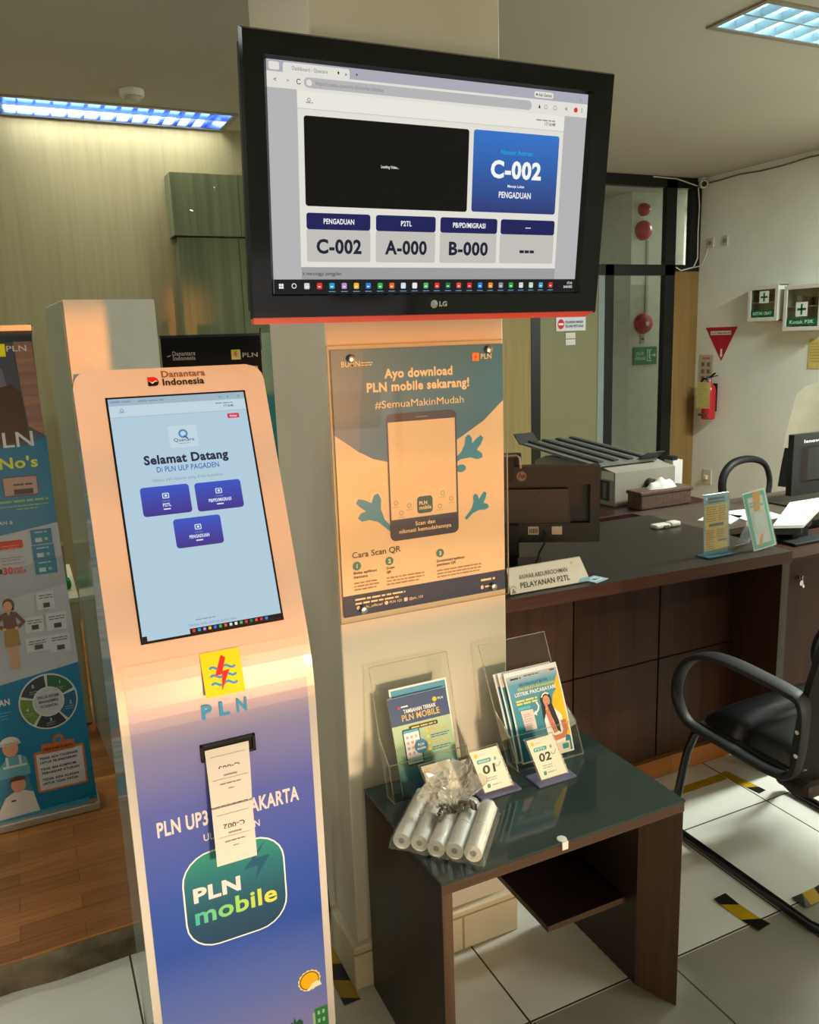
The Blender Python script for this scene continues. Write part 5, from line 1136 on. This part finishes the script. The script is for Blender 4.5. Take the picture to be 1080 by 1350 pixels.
# ---------------------------------------------------------------- right wall (faces -x)
WX = 5.05
def wprint(g, y, z, off=.001): return Print(g, (WX-off, y, z), (0, -1, 0), (0, 0, 1), .0006)   # u runs towards the camera side
m_boxw = mat('cabinet_white_enamel', '#d6d6cc', .4, .4, vary=.02); m_in = mat('box_interior_shade', '#8a8270', .6, .3, vary=.3, scale=14); m_fag = ink('#0f6b43')
def first_aid(y0, y1, z0, z1, label, word, cross, gz, items, wcol):
    t = thing('first_aid_box', (WX-.05, (y0+y1)/2, z0), label, 'first aid box', 'first aid boxes on the white wall'); d = .10; x = WX-d
    g = G(); w = .028
    g.box((WX-.006, y0, z0), (WX-.001, y1, z1), mat('box_back_panel', '#d6c690', .6))
    for a in ((y0, z0, y1, z0+.006), (y0, z1-.006, y1, z1), (y0, z0, y0+.006, z1), (y1-.006, z0, y1, z1)): g.box((x+.012, a[0], a[1]), (WX-.001, a[2], a[3]), m_boxw)
    g.box((x+.014, y0+.008, z0+(z1-z0)*.52), (WX-.007, y1-.008, z0+(z1-z0)*.52+.006), m_boxw); g.build('case', t)
    g = G()
    for a in ((y0, z0, y1, z0+w), (y0, z1-w, y1, z1), (y0, z0+w, y0+w, z1-w), (y1-w, z0+w, y1, z1-w)): g.box((x, a[0], a[1]), (x+.0115, a[2], a[3]), m_boxw, bev=.002)
    dr = g.build('door', t)
    g = G(); g.box((x+.004, y0+w, z0+w), (x+.006, y1-w, z1-w), m_pane); g.build('door_pane', dr)
    g = G(); p = Print(g, (x+.0035, y1, z0), (0, -1, 0), (0, 0, 1), .0006); W_ = y1-y0
    cu, cv, cs = cross; p.rect(cu-cs, cv-cs, cu+cs, cv+cs, ink('#e9ece6'), 1); p.rect(cu-cs*.75, cv-cs*.16, cu+cs*.75, cv+cs*.16, m_fag, 2); p.rect(cu-cs*.16, cv-cs*.75, cu+cs*.16, cv+cs*.75, m_fag, 2)
    p.rect(w+.002, gz[0], W_-w-.002, gz[1], m_fag, 1); p.text(word, W_/2, gz[0]+(gz[1]-gz[0])*.28, (gz[1]-gz[0])*.45, ink('#c9e0d2'), 2, w=(W_-2*w)*.78, bold=.03); g.build('sticker', dr)
    rn = random.Random(int(y0*10))
    for i in range(items):
        yy = y0+w+.02+i*(W_-2*w-.03)/items; base = z0+(.008 if i % 2 else (z1-z0)*.52+.0065); hh = rn.uniform(.05, .085); g = G()
        g.box((WX-.06, yy, base), (WX-.02, yy+.035, base+hh), mat('box_item_%s' % wcol[i % len(wcol)].strip('#'), wcol[i % len(wcol)], .5)); g.build('medicine_pack', t)
    return t
first_aid(4.306, 4.575, 1.587, 1.838, 'smaller white first aid box with glass door, left of the two', 'KOTAK OBAT', (.145, .170, .042), (.034, .078), 5, ['#8f7f3c', '#6e5f3a', '#a39a5a'])
first_aid(3.945, 4.256, 1.512, 1.822, 'larger white first aid box with glass door at the right picture edge', 'Kotak P3K', (.150, .145, .048), (.036, .085), 6, ['#8a7f80', '#b8b0b0', '#6c5c5a'])
g = G(); P_ = [(5.0475, 5.078, 1.557), (5.0475, 4.752, 1.557), (5.0475, 4.904, 1.296)]; g.prism(P_, (.002, 0, 0), ink('#b3202f')); p = Print(g, (5.047, 5.078, 0), (0, -1, 0), (0, 0, 1), .0006)
p.rect(.055, 1.498, .265, 1.528, ink('#e3ddd6'), 1); p.text('ALAT PEMADAM API', .16, 1.505, .013, ink('#5a2a30'), 2, w=.19, bold=.02); p.poly([(.165, 1.39), (.182, 1.39), (.182, 1.345), (.19, 1.345), (.1735, 1.322), (.157, 1.345), (.165, 1.345)], WHITE, 1)
single(g, 'fire_sign', 'red triangular fire extinguisher sign pointing down on the white wall', 'sign')
g = G(); g.box((5.046, 4.985, 1.12), (5.0488, 5.132, 1.345), ink('#c3b79a')); p = Print(g, (5.0455, 5.132, 1.12), (0, -1, 0), (0, 0, 1), .0006); p.text('APAR', .075, .188, .018, REDI, 1, w=.09, bold=.02)
for r in range(3):
    for c in range(2): p.rr(.018+c*.06, .015+r*.055, .066+c*.06, .06+r*.055, .004, ink('#9d9a86'), 1); p.ell(.04+c*.06, .038+r*.055, .012, .016, ink(('#8a4a3c', '#5d6a5a')[(r+c) % 2]), 2)
single(g, 'instruction_card', 'small beige instruction card behind the fire extinguisher', 'card')
m_ext = mat('extinguisher_red', '#b01a28', .25, .5, vary=.03); ex = thing('fire_extinguisher', (4.985, 4.955, .84), 'red fire extinguisher with a yellow paper tag hanging on the white wall', 'fire extinguisher')
g = G(); g.lathe([(.045, 0), (.052, .006), (.052, .22), (.045, .262), (.022, .285), (.018, .30)], (4.985, 4.955, .84), (0, 0, 1), m_ext, 26); g.build('cylinder', ex)
g = G(); g.cyl((4.985, 4.955, 1.135), (4.985, 4.955, 1.165), .017, m_chrome); g.build('valve', ex)
g = G(); g.prism([(4.975, 4.955+.0, 1.162), (4.995, 4.955, 1.162), (4.995, 4.90, 1.20), (4.975, 4.90, 1.20)], (0, 0, .008), m_matt); g.prism([(4.975, 4.955, 1.166), (4.995, 4.955, 1.166), (4.995, 4.875, 1.182), (4.975, 4.875, 1.182)], (0, 0, .006), m_matt); g.tube([(4.985, 4.97, 1.155), (4.98, 5.01, 1.16), (4.975, 5.035, 1.13), (4.975, 5.04, 1.06)], .008, m_matt, 8); g.build('handle', ex)
g = G(); g.box((4.928, 4.90, .868), (4.934, 5.01, .885), m_chrome); g.box((5.036, 4.93, .9), (5.0495, 4.98, 1.12), m_matt); g.build('wall_bracket', ex)
g = G(); vs = []
for i in range(7):
    f = i/6; vs += [(4.931-.006*math.sin(f*3), 5.032, 1.135-.21*f), (4.930-.008*math.sin(f*2.5), 4.882, 1.135-.205*f)]
g.add(vs, [(2*i, 2*i+2, 2*i+3, 2*i+1) for i in range(6)], mat('yellow_paper_tag', '#cdbf78', .7, .1, vary=.06), True); Print(g, (4.925, 5.03, .93), (0, -1, 0)).lines(.015, .19, .11, 8, .02, .004, ink('#a79a5c'), 2); g.build('paper_tag', ex)
g = G(); g.box((5.046, 4.105, 1.25), (5.0488, 3.93, 1.452), mat('yellow_note_paper', '#c9b96a', .7, .1)); Print(g, (5.0455, 4.105, 1.25), (0, -1, 0)).lines(.015, .17, .14, 7, .02, .004, ink('#a39550'), 2)
single(g, 'paper_note', 'yellow paper note hanging under the larger first aid box', 'note')
m_sock = mat('socket_ivory', '#c9c5b0', .4, .4)
def socket(y, z, w, h, label, plug=False):
    t = thing('wall_socket', (WX-.006, y, z-h/2), label, 'socket'); g = G(); g.box((WX-.008, y-w/2, z-h/2), (WX-.0005, y+w/2, z+h/2), m_sock, bev=.002); g.build('plate', t)
    g = G(); g.lathe([(.018, 0), (.018, .002)], (WX-.008, y, z), (-1, 0, 0), mat('socket_grey', '#8f8c7c', .5), 16); g.build('outlet', t)
    if plug: g = G(); g.box((WX-.035, y-.018, z-.02), (WX-.0102, y+.018, z+.014), mat('plug_cream', '#d8cf9a', .4), bev=.004); g.build('plug', t); 
socket(5.065, 2.205, .075, .075, 'ivory wall socket high beside the dark frame, with a cable going in'); socket(4.91, 2.205, .05, .075, 'second ivory socket high on the wall, right of the one with the cable'); socket(5.0, .36, .09, .12, 'low ivory wall socket with a cream plug near the corner', True)
# camera in the corner, with its cables
t = thing('security_camera', (4.99, 5.11, 2.60), 'small white security camera in the top corner above the dark frame', 'security camera')
g = G(); g.cyl((5.02, 5.15, 2.699), (5.02, 5.15, 2.672), .03, m_boxw); g.tube([(5.02, 5.15, 2.675), (5.01, 5.13, 2.655)], .01, m_boxw, 8); g.build('mount', t)
g = G(); g.lathe([(.028, 0), (.033, .01), (.033, .06), (.028, .07)], (5.02, 5.14, 2.65), (-.55, -.8, -.12), m_boxw, 20); g.build('camera_body', t)
g = G(); v_ = Vector((-.55, -.8, -.12)).normalized(); c = Vector((5.02, 5.14, 2.65))+v_*.0702; g.lathe([(.021, 0), (.021, .002), (.012, .003)], c, v_, m_matt, 18); g.build('lens', t)
m_cbl = mat('grey_cable', '#77746a', .5, .3)
g = G(); pts = [(5.043, 5.1, 2.655)]+[(5.043, 5.0-i*.2, 2.655+.008*math.sin(i*1.9)+.0) for i in range(12)]; g.tube(pts, .006, m_cbl, 8); single(g, 'ceiling_cable', 'grey cable running along the top of the white wall from the camera', 'cable')
m_wc = mat('white_cable', '#cfcabd', .5, .3)
g = G(); g.tube([(4.99, 5.16, 2.64), (4.9, 5.165, 2.66), (4.78, 5.166, 2.685), (4.55, 5.166, 2.69)], .005, m_wc, 8); g.tube([(4.995, 5.16, 2.63), (5.02, 5.165, 2.5), (5.015, 5.166, 2.3), (5.02, 5.166, 2.1), (4.98, 5.166, 2.03), (4.85, 5.166, 2.005), (4.80, 5.166, 2.03)], .005, m_wc, 8); g.tube([(4.99, 5.166, 2.03), (5.03, 5.13, 2.04), (5.044, 5.1, 2.12), (5.044, 5.075, 2.19)], .004, m_wc, 8)
single(g, 'camera_cable', 'loose white cable hanging down the dark frame from the security camera', 'cable')

# ---------------------------------------------------------------- signs on and behind the partition
g = G(); g.box((3.672, 5.178, 1.568), (3.94, 5.1845, 1.668), ink('#d3d6dc')); p = Print(g, (3.672, 5.1775, 1.568), eps=.0006); p.ell(.042, .05, .03, .036, REDI, 1); p.rect(.02, .043, .064, .057, WHITE, 2); p.text('DILARANG MASUK', .165, .056, .017, ink('#2f3a6a'), 1, w=.165, bold=.03); p.text('SELAIN PETUGAS', .165, .026, .017, ink('#2f3a6a'), 1, w=.165, bold=.03)
single(g, 'no_entry_sign', 'white no entry sign with red disc on the olive door', 'sign')
for z, lb in ((1.512, 'upper'), (1.463, 'lower')):
    g = G(); g.box((3.758, 5.1785, z), (3.848, 5.1845, z+.042), mat('switch_white', '#cfcfc6', .4), bev=.001); g.box((3.79, 5.176, z+.012), (3.815, 5.1786, z+.03), mat('switch_white', '#cfcfc6', .4)); single(g, 'door_label', lb+' of two small white plates below the no entry sign', 'plate', 'small plates on the olive door')
YC = 5.8
m_bell = mat('alarm_red', '#a8202f', .35, .45, vary=.05)
for z, r, ry, lb in ((2.557, .052, .05, 'small red alarm lamp, topmost on the corridor column behind glass'), (2.39, .08, .075, 'red alarm bell in the middle of the corridor column behind glass')):
    g = G(); g.lathe([(r, 0), (r, .03), (r*.8, .055), (r*.3, .07)], (5.0, YC-.001, z), (0, -1, 0), m_bell, 28); single(g, 'alarm_bell', lb, 'alarm bell')
g = G(); g.lathe([(.088, 0), (.088, .02), (.078, .045), (.04, .06), (.012, .066)], (5.022, YC-.001, 1.612), (0, -1, 0), m_bell, 30); g.lathe([(.02, .066), (.02, .072)], (5.022, YC-.001, 1.612), (0, -1, 0), mat('bell_centre', '#d8cfc6', .4), 16)
single(g, 'alarm_bell', 'round red alarm bell with pale centre above the green exit sign', 'alarm bell')
g = G(); g.box((5.045, YC-.012, 1.705), (5.068, YC-.001, 2.31), mat('grey_conduit', '#a9aba2', .5)); single(g, 'conduit', 'grey conduit running up the corridor column between the alarm bells', 'conduit')
g = G(); g.box((5.0, YC-.01, 1.44), (5.045, YC-.001, 1.512), mat('grey_conduit', '#a9aba2', .5)); g.box((5.01, YC-.013, 1.475), (5.035, YC-.0101, 1.49), m_matt); single(g, 'call_button', 'tiny grey box between the alarm bell and the exit sign', 'box')
g = G(); g.box((4.925, YC-.012, 1.258), (5.185, YC-.001, 1.412), ink('#1f7a55')); p = Print(g, (4.925, YC-.0125, 1.258), eps=.0008); p.text('JALUR', .07, .085, .028, ink('#bfe0cd'), 1, w=.085, bold=.02); p.text('EVAKUASI', .075, .042, .028, ink('#bfe0cd'), 1, w=.115, bold=.02)
ge = ink('#d3ead9'); p.rect(.15, .03, .158, .13, ge, 1); p.rect(.15, .122, .2, .13, ge, 1); p.rect(.15, .03, .2, .038, ge, 1); p.ell(.178, .108, .009, .009, ge, 1); p.stroke([(.178, .098), (.174, .07), (.19, .045)], .012, ge, 1); p.stroke([(.175, .088), (.195, .075)], .008, ge, 1); p.stroke([(.205, .08), (.235, .08)], .01, ge, 1); p.poly([(.228, .06), (.25, .08), (.228, .10)], ge, 1)
single(g, 'exit_sign', 'green evacuation route sign with running man and arrow on the corridor column', 'sign')
g = G(); g.box((4.98, 6.385, 1.63), (5.42, 6.3985, 2.05), mat('whiteboard', '#c9ccc6', .35, .4)); p = Print(g, (4.98, 6.3845, 1.63), eps=.0008); p.lines(.05, .37, .36, 5, .062, .010, ink('#5a6a72'), 1, seed=2); p.rect(.02, .065, .42, .075, ink('#b5a93c'), 1); p.rect(.02, .005, .42, .012, ink('#6a6a66'), 1)
single(g, 'notice_board', 'whiteboard with handwriting on the corridor wall behind the glass', 'notice board')
single(G().box((4.3, 6.30, .001), (4.883, 6.3985, 1.09), mat('beige_cabinet', '#b1ab96', .5)), 'corridor_cabinet', 'low beige cabinet along the corridor wall behind the glass', 'cabinet')

# ---------------------------------------------------------------- left side: detector, banners, white box, low cabinet
t = thing('smoke_detector', (.638, 4.20, CEIL-.05), 'round white smoke detector on the ceiling beside the long light', 'smoke detector')
g = G(); g.lathe([(.055, .0505), (.055, .03), (.05, .022)][::-1], (.638, 4.20, CEIL-.051), (0, 0, 1), m_boxw, 26); g.build('base', t)
g = G(); g.lathe([(.022, 0), (.032, .004), (.036, .0215)], (.638, 4.20, CEIL-.051), (0, 0, 1), mat('detector_head', '#b7b3a6', .4), 22); g.build('sensor_head', t)

BY = 2.69
bn = thing('roll_up_banner', (-.22, BY, .07), 'colourful blue roll-up banner with printed people at the left edge', 'banner')
m_bset = .28   # printed film gloss
def bi(c): return ink(c, m_bset)
bteal = bi('#0f5f84'); bgrey = bi('#a3a3aa'); bteal2 = bi('#12698c')
BL = -.545
g = G()
edge = lambda z: .0835+(.0575-.0835)*(z-.10)/1.51
n = 16; vs = []
for i in range(n+1):
    z = .10+1.51*i/n; vs += [(BL+(edge(z)-.0835), BY, z), (edge(z), BY, z)]
g.add(vs, [(2*i, 2*i+1, 2*i+3, 2*i+2) for i in range(n)], bteal)
p = Print(g, (0, BY, 0), eps=.0006)
# top: printed photo of a woman with long hair
photo = vgrad('banner_photo_print', [(0, '#3a2018'), (.4, '#7a4326'), (.8, '#8f5230'), (1, '#a8683c')], 1.27-.07, 1.56-.07, .28); shirt = wood('printed_knit', '#7a5a52', '#a8705c', 'x', .8, .3)
p.rect(-.56, 1.275, .0605, 1.608, bi('#4a4852'), 1); p.poly([(.0630, 1.30), (.0575, 1.60), (.008, 1.60), (.014, 1.45), (.022, 1.33)], shirt, 2); p.poly([(-.06, 1.28), (.02, 1.29), (.012, 1.43), (-.01, 1.455), (-.06, 1.44)], bi('#4a3020'), 2)
p.poly([(-.56, 1.36), (-.1, 1.33), (-.02, 1.44), (-.03, 1.50), (-.1, 1.52), (-.56, 1.52)], bi('#6d6478'), 1.5); p.rect(-.56, 1.575, .0590, 1.606, bi('#31343a'), 2.5)
p.poly([(-.56, 1.21), (-.56, 1.272), (-.0009, 1.272), (.066, 1.298), (.0668, 1.035), (-.0937, 1.012), (-.56, .95)], bteal2, 3)
p.rect(-.032, 1.534, -.014, 1.570, PLNY, 3); p.text('PLN', -.011, 1.5485, .0155, bi('#d8c8c4'), 3, w=.053, al='l', bold=.01)
p.text('PLN', -.09, 1.272, .043, bi('#c9c6c9'), 4, w=.12, al='l', bold=.01); p.text("No's", -.07, 1.2095, .031, bi('#c9c93a'), 4, w=.104, al='l', bold=.025)
p.rr(-.068, 1.125, .0262, 1.1845, .003, bi('#5a3a3a'), 4); p.rect(-.0655, 1.1285, .0240, 1.1815, bi('#a8847c'), 5); p.rect(-.04, 1.130, .012, 1.146, bi('#3a2428'), 6); p.lines(-.04, 1.157, .052, 1, .01, .005, bi('#3a2428'), 6, rag=0)
p.lines(-.085, 1.107, .135, 1, .01, .006, bi('#7fa860'), 4, rag=0); p.lines(-.085, 1.094, .135, 1, .01, .003, bi('#8fb070'), 4, rag=0); p.lines(-.04, 1.084, .06, 1, .01, .003, bi('#8fb070'), 4)
p.text('AN &', -.073, 1.0435, .0105, bi('#b8bcc0'), 5, w=.038, bold=.02)
p.poly([(-.56, .49), (.0775, .5785), (.0668, 1.034), (-.0937, 1.0115), (-.56, .945)], bgrey, 4); p.poly([(-.56, .74), (.0712, .8395), (.0690, .93), (-.56, .82)], bi('#96969e'), 4.5)
for (a, b_, c, d) in ((-.0116, .972, .0470, 1.0185), (-.0120, .9245, .0490, .969), (-.0112, .8782, .0507, .923)):
    p.rect(a, b_, c, d, bi('#1d6b86'), 6); p.lines(a+.012, d-.011, .034, 1, .01, .004, bi('#8fb8c4'), 7, rag=0); p.rect(a+.011, b_+.007, a+.03, b_+.02, bi('#a8b8bc'), 7); p.ell(a+.042, b_+.015, .005, .005, bi('#7fa890'), 7)
p.rr(-.1, .9675, -.036, .9935, .004, bi('#b3241e'), 6); p.lines(-.095, .976, .05, 2, .008, .0035, bi('#d86a4a'), 7)
p.text('30', -.0985, .892, .0205, bi('#c02a2c'), 6, w=.026, al='l', bold=.03); p.text('HARI', -.069, .902, .009, bi('#c02a2c'), 6, w=.024, al='l', bold=.02); p.text('KERJA', -.069, .891, .009, bi('#c02a2c'), 6, w=.034, al='l', bold=.02); p.rect(-.12, .895, -.101, .91, bi('#2a2a30'), 6)
p.lines(-.1, .94, .06, 2, .008, .0025, bi('#7f6f74'), 6); p.lines(-.1, .922, .065, 1, .008, .0025, bi('#8f6f6a'), 6)
# standing woman
sk2 = bi('#c08a6c'); hr2 = bi('#5a3a30'); bw = bi('#5f4038')
p.ell(-.0975, .797, .0165, .020, hr2, 6); p.ell(-.088, .783, .005, .005, hr2, 6); p.ell(-.1, .792, .0122, .0165, sk2, 7); p.poly([(-.105, .77), (-.095, .77), (-.094, .78), (-.105, .78)], sk2, 6.5)
p.poly([(-.118, .772), (-.106, .776), (-.1, .762), (-.093, .776), (-.082, .772), (-.082, .72), (-.118, .72)], bw, 7); p.stroke([(-.085, .77), (-.062, .738), (-.082, .722)], .012, bw, 8); p.stroke([(-.115, .77), (-.138, .74), (-.118, .724)], .012, bw, 8); p.ell(-.083, .722, .006, .005, sk2, 9); p.ell(-.117, .722, .006, .005, sk2, 9)
p.poly([(-.119, .722), (-.081, .722), (-.078, .665), (-.122, .665)], bi('#8f7040'), 8); p.rect(-.112, .592, -.102, .665, sk2, 7); p.rect(-.097, .592, -.087, .665, sk2, 7)
for (a, b_, c, d) in ((-.0190, .765, .0310, .8225), (-.0600, .700, -.0073, .748), (.0010, .695, .0585, .7505), (-.0640, .635, .0005, .681), (.0010, .6225, .0605, .681)):
    p.rect(a, b_, c, d, bi('#b5b5ba'), 6); p.lines(a+.008, d-.013, (c-a)*.8, 2, .008, .003, bi('#55555c'), 7, rag=.1); p.rect(a+(c-a)*.35, b_+.007, a+(c-a)*.72, b_+.022, bi(('#3a3a40', '#4a7a50', '#3f3238', '#a87a5a', '#6a4a3a')[int(abs(a)*1e4) % 5]), 7)
# lower part: wheel, clipboard, two men
p.poly([(-.56, .10), (.0832, .10), (.0775, .5785), (-.56, .489)], bteal2, 5)
cw = (-.0225, .4665); sw_ = bi('#b8bcc0')
p.ell(*cw, .0855, .0925, sw_, 6, 40)
for i, c in enumerate(('#2f5a38', '#1f5a78', '#2a3038', '#5f7a3a', '#32343f')):
    a0 = 90-72*i-3; a1 = a0-66
    pts = [(cw[0]+r*math.cos(R(a)), cw[1]+r*1.08*math.sin(R(a))) for r, aa in ((.081, range(int(a0), int(a1)-1, -6)), (.046, range(int(a1), int(a0)+1, 6))) for a in aa]
    p.poly(pts[::-1], bi(c), 7); am = R((a0+a1)/2); p.text(str(i+1), cw[0]+.066*math.cos(am), cw[1]+.066*math.sin(am), .01, sw_, 8, bold=.02); p.lines(cw[0]+.062*math.cos(am)-.014, cw[1]+.062*math.sin(am)-.01, .028, 2, .007, .002, bi('#8f9a90'), 8)
p.ell(*cw, .0415, .0445, bi('#a9abb2'), 7); 
for i, w_ in enumerate(('SIKLUS SISTEM', 'MANAJEMEN', 'INTEGRITAS')): p.text(w_, cw[0], cw[1]+.013-i*.0155, .0085, bi('#3a3a44'), 8, w=.062-.006*i, bold=.025)
p.text('AN', -.146, .4805, .019, bi('#c9c4b4'), 6, w=.03, bold=.03); p.lines(-.2, .455, .07, 3, .01, .003, bi('#5a8fa8'), 6)
p.rr(-.086, .1655, .0630, .3045, .006, bi('#b06a3c'), 6); p.rect(-.079, .172, .0570, .296, bi('#b3b3b8'), 7); p.rr(-.061, .295, .0362, .327, .005, bi('#a85a2c'), 8); p.ell(-.0095, .334, .017, .018, bi('#a85a2c'), 7); p.ell(-.0095, .335, .009, .0095, bi('#2a6f9a'), 9); p.text('PERHATIAN', -.013, .304, .009, bi('#4a2418'), 9, w=.083, bold=.02)
for i, w_ in enumerate(('TIDAK ADA TOLERANSI', 'UNTUK PELANGGARAN', 'TIDAK ADA KOMPROMI', 'TERHADAP ATURAN', 'TIDAK ADA ALASAN', 'UNTUK TIDAK PATUH')): p.text(w_, -.070, .276-i*.0142-(i//2)*.008, .0078, bi('#2c2c34'), 8, w=.112-.004*(i % 3), al='l', bold=.03)
p.poly([(-.56, .22), (-.12, .30), (-.0866, .10), (-.56, .10)], bi('#3f7890'), 5.5)
hel = bi('#b9b9b4'); p.poly([(-.19, .27), (-.165, .302), (-.15, .312), (-.13, .312), (-.108, .30), (-.10, .262), (-.10, .24), (-.19, .24)], bi('#5d94a0'), 6); p.ell(-.1475, .337, .0225, .028, sk2, 7); p.ell(-.147, .352, .029, .024, hel, 8, a0=0, a1=180); p.rect(-.178, .348, -.116, .354, hel, 8); p.rect(-.175, .272, -.108, .279, sw_, 7); p.rect(-.165, .28, -.158, .31, sw_, 7); p.rect(-.128, .28, -.121, .31, sw_, 7)
p.poly([(-.205, .13), (-.18, .175), (-.155, .19), (-.125, .19), (-.10, .178), (-.0866, .10), (-.205, .10)], bi('#c4bcb8'), 9); p.ell(-.139, .212, .021, .026, sk2, 10); p.ell(-.139, .226, .023, .016, hr2, 11, a0=0, a1=180); p.rect(-.165, .158, -.152, .164, bi('#4a4a52'), 10); p.ell(-.213, .165, .018, .018, bi('#5a9a7a'), 9)
p.poly([(-.56, .10), (.0832, .10), (.0820, .115), (-.2, .105), (-.56, .13)], bi('#2f80a0'), 10)
bfl = g.build('printed_film', bn)
g = G(); g.box((BL-.04, BY-.004, 1.606), (.0620, BY+.012, 1.622), mat('banner_rail_alu', '#a9a7a0', .3, .5, .7)); g.tube([(.050, BY+.004, 1.60), (.058, BY+.006, 1.625), (.064, BY+.006, 1.618), (.062, BY+.004, 1.59)], .004, m_chrome, 8); g.build('top_rail', bn)
g = G(); g.box((BL-.01, BY-.03, .072), (.090, BY+.09, .0995), mat('banner_rail_alu', '#a9a7a0', .3, .5, .7), bev=.004); g.box((.060, BY-.032, .0995), (.076, BY-.02, .118), m_chrome); g.build('base', bn)
g = G(); g.tube([(-.22, BY+.05, .10), (-.22, BY+.012, 1.606)], .008, m_alu, 8); g.build('rear_pole', bn)

# black banner behind the kiosk
t = thing('black_banner', (.83, 3.8, .07), 'black roll-up banner with white and yellow logos behind the kiosk', 'banner')
g = G(); g.add([(.598, 3.8, .12), (1.043, 3.8, .12), (1.046, 3.8, 1.586), (.598, 3.8, 1.590)], [(0, 1, 2, 3)], mat('black_banner_film', '#100e0d', .7, .08, vary=.3, scale=4)); p = Print(g, (0, 3.8, 0), eps=.0008)
gy_ = ink('#8f8a86'); p.text('Danantara', .6445, 1.5085, .018, gy_, 1, w=.1, al='l', bold=.02); p.text('Indonesia', .6455, 1.4885, .018, gy_, 1, w=.098, al='l', bold=.02); p.poly([(.618, 1.506), (.626, 1.503), (.640, 1.512), (.630, 1.511)], gy_, 1); p.rect(.6, 1.12, 1.04, 1.3, ink('#2a1f24'), 1)
pln_mark(p, .906, 1.4815, .0425, .0440, 1, box=ink('#b9b02a')); p.text('PLN', .9575, 1.4905, .0195, ink('#9a948c'), 1, w=.071, al='l', bold=.01); g.build('printed_film', t)
g = G(); g.box((.596, 3.796, 1.5855), (1.05, 3.808, 1.597), m_matt); g.tube([(1.046, 3.8, 1.597), (1.050, 3.8, 1.62)], .004, m_matt, 6); g.build('top_rail', t); g = G(); g.box((.59, 3.76, .071), (1.055, 3.86, .119), m_matt); g.build('base', t); g = G(); g.tube([(.82, 3.83, .119), (.82, 3.808, 1.586)], .008, m_matt, 8); g.build('rear_pole', t)
g = G(); g.box((1.052, 3.98, .071), (1.40, 4.0, 1.52), mat('teal_board', '#1f6a68', .5)); g.box((1.1, 3.975, 1.521), (1.40, 4.0, 1.60), mat('teal_board', '#1f6a68', .5)); single(g, 'teal_board', 'teal board half hidden by the pillar, beside the black banner', 'board')

# tall white box (glossy left flank)
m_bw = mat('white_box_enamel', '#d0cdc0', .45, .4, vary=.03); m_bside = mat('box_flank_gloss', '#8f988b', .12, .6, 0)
t = thing('tall_cabinet', (.30, 3.1, .07), 'tall plain white cabinet behind the kiosk, lit orange on its front', 'cabinet')
g = G(); g.prism([(.166, 2.88, .0705), (.449, 2.905, .0705), (.42, 3.36, .0705), (.1335, 3.33, .0705)], (0, 0, 1.632), m_bw); g.build('carcass', t)
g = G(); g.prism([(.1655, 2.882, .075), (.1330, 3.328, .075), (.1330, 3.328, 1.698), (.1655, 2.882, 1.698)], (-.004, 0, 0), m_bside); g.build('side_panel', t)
g = G(); g.prism([(.1665, 2.8795, .09), (.4488, 2.9045, .09), (.4488, 2.9045, 1.69), (.1665, 2.8795, 1.69)], (0, -.006, 0), m_bw); g.build('door', t)
t = thing('low_cabinet', (-.1, 3.6, .07), 'low pale beige cabinet standing between the blue banner and the tall white cabinet', 'cabinet')
g = G(); g.box((-.35, 3.36, .071), (.122, 3.92, .585), mat('beige_cabinet_body', '#b9b08c', .5)); g.build('carcass', t); g = G(); g.box((-.355, 3.35, .5855), (.126, 3.925, .602), mat('beige_cabinet_top', '#ccc7a8', .4)); g.build('top_board', t); g = G(); g.box((-.345, 3.345, .08), (.118, 3.3595, .58), mat('beige_cabinet_body', '#b9b08c', .5)); g.build('door', t)
t = thing('paper_bag', (.07, 3.66, .602), 'small brown paper bag with green cloth on the low beige cabinet', 'bag')
g = G(); g.prism([(.02, 3.55, .6025), (.10, 3.55, .6025), (.10, 3.63, .6025), (.02, 3.63, .6025)], (0, 0, .17), mat('paper_bag_brown', '#7a6b42', .7, .1, vary=.15)); g.build('bag_body', t)
g = G(); g.box((.035, 3.47, .6025), (.11, 3.545, .645), mat('green_cloth', '#1f6a3a', .8, .1, vary=.2), bev=.015); g.build('cloth', t)
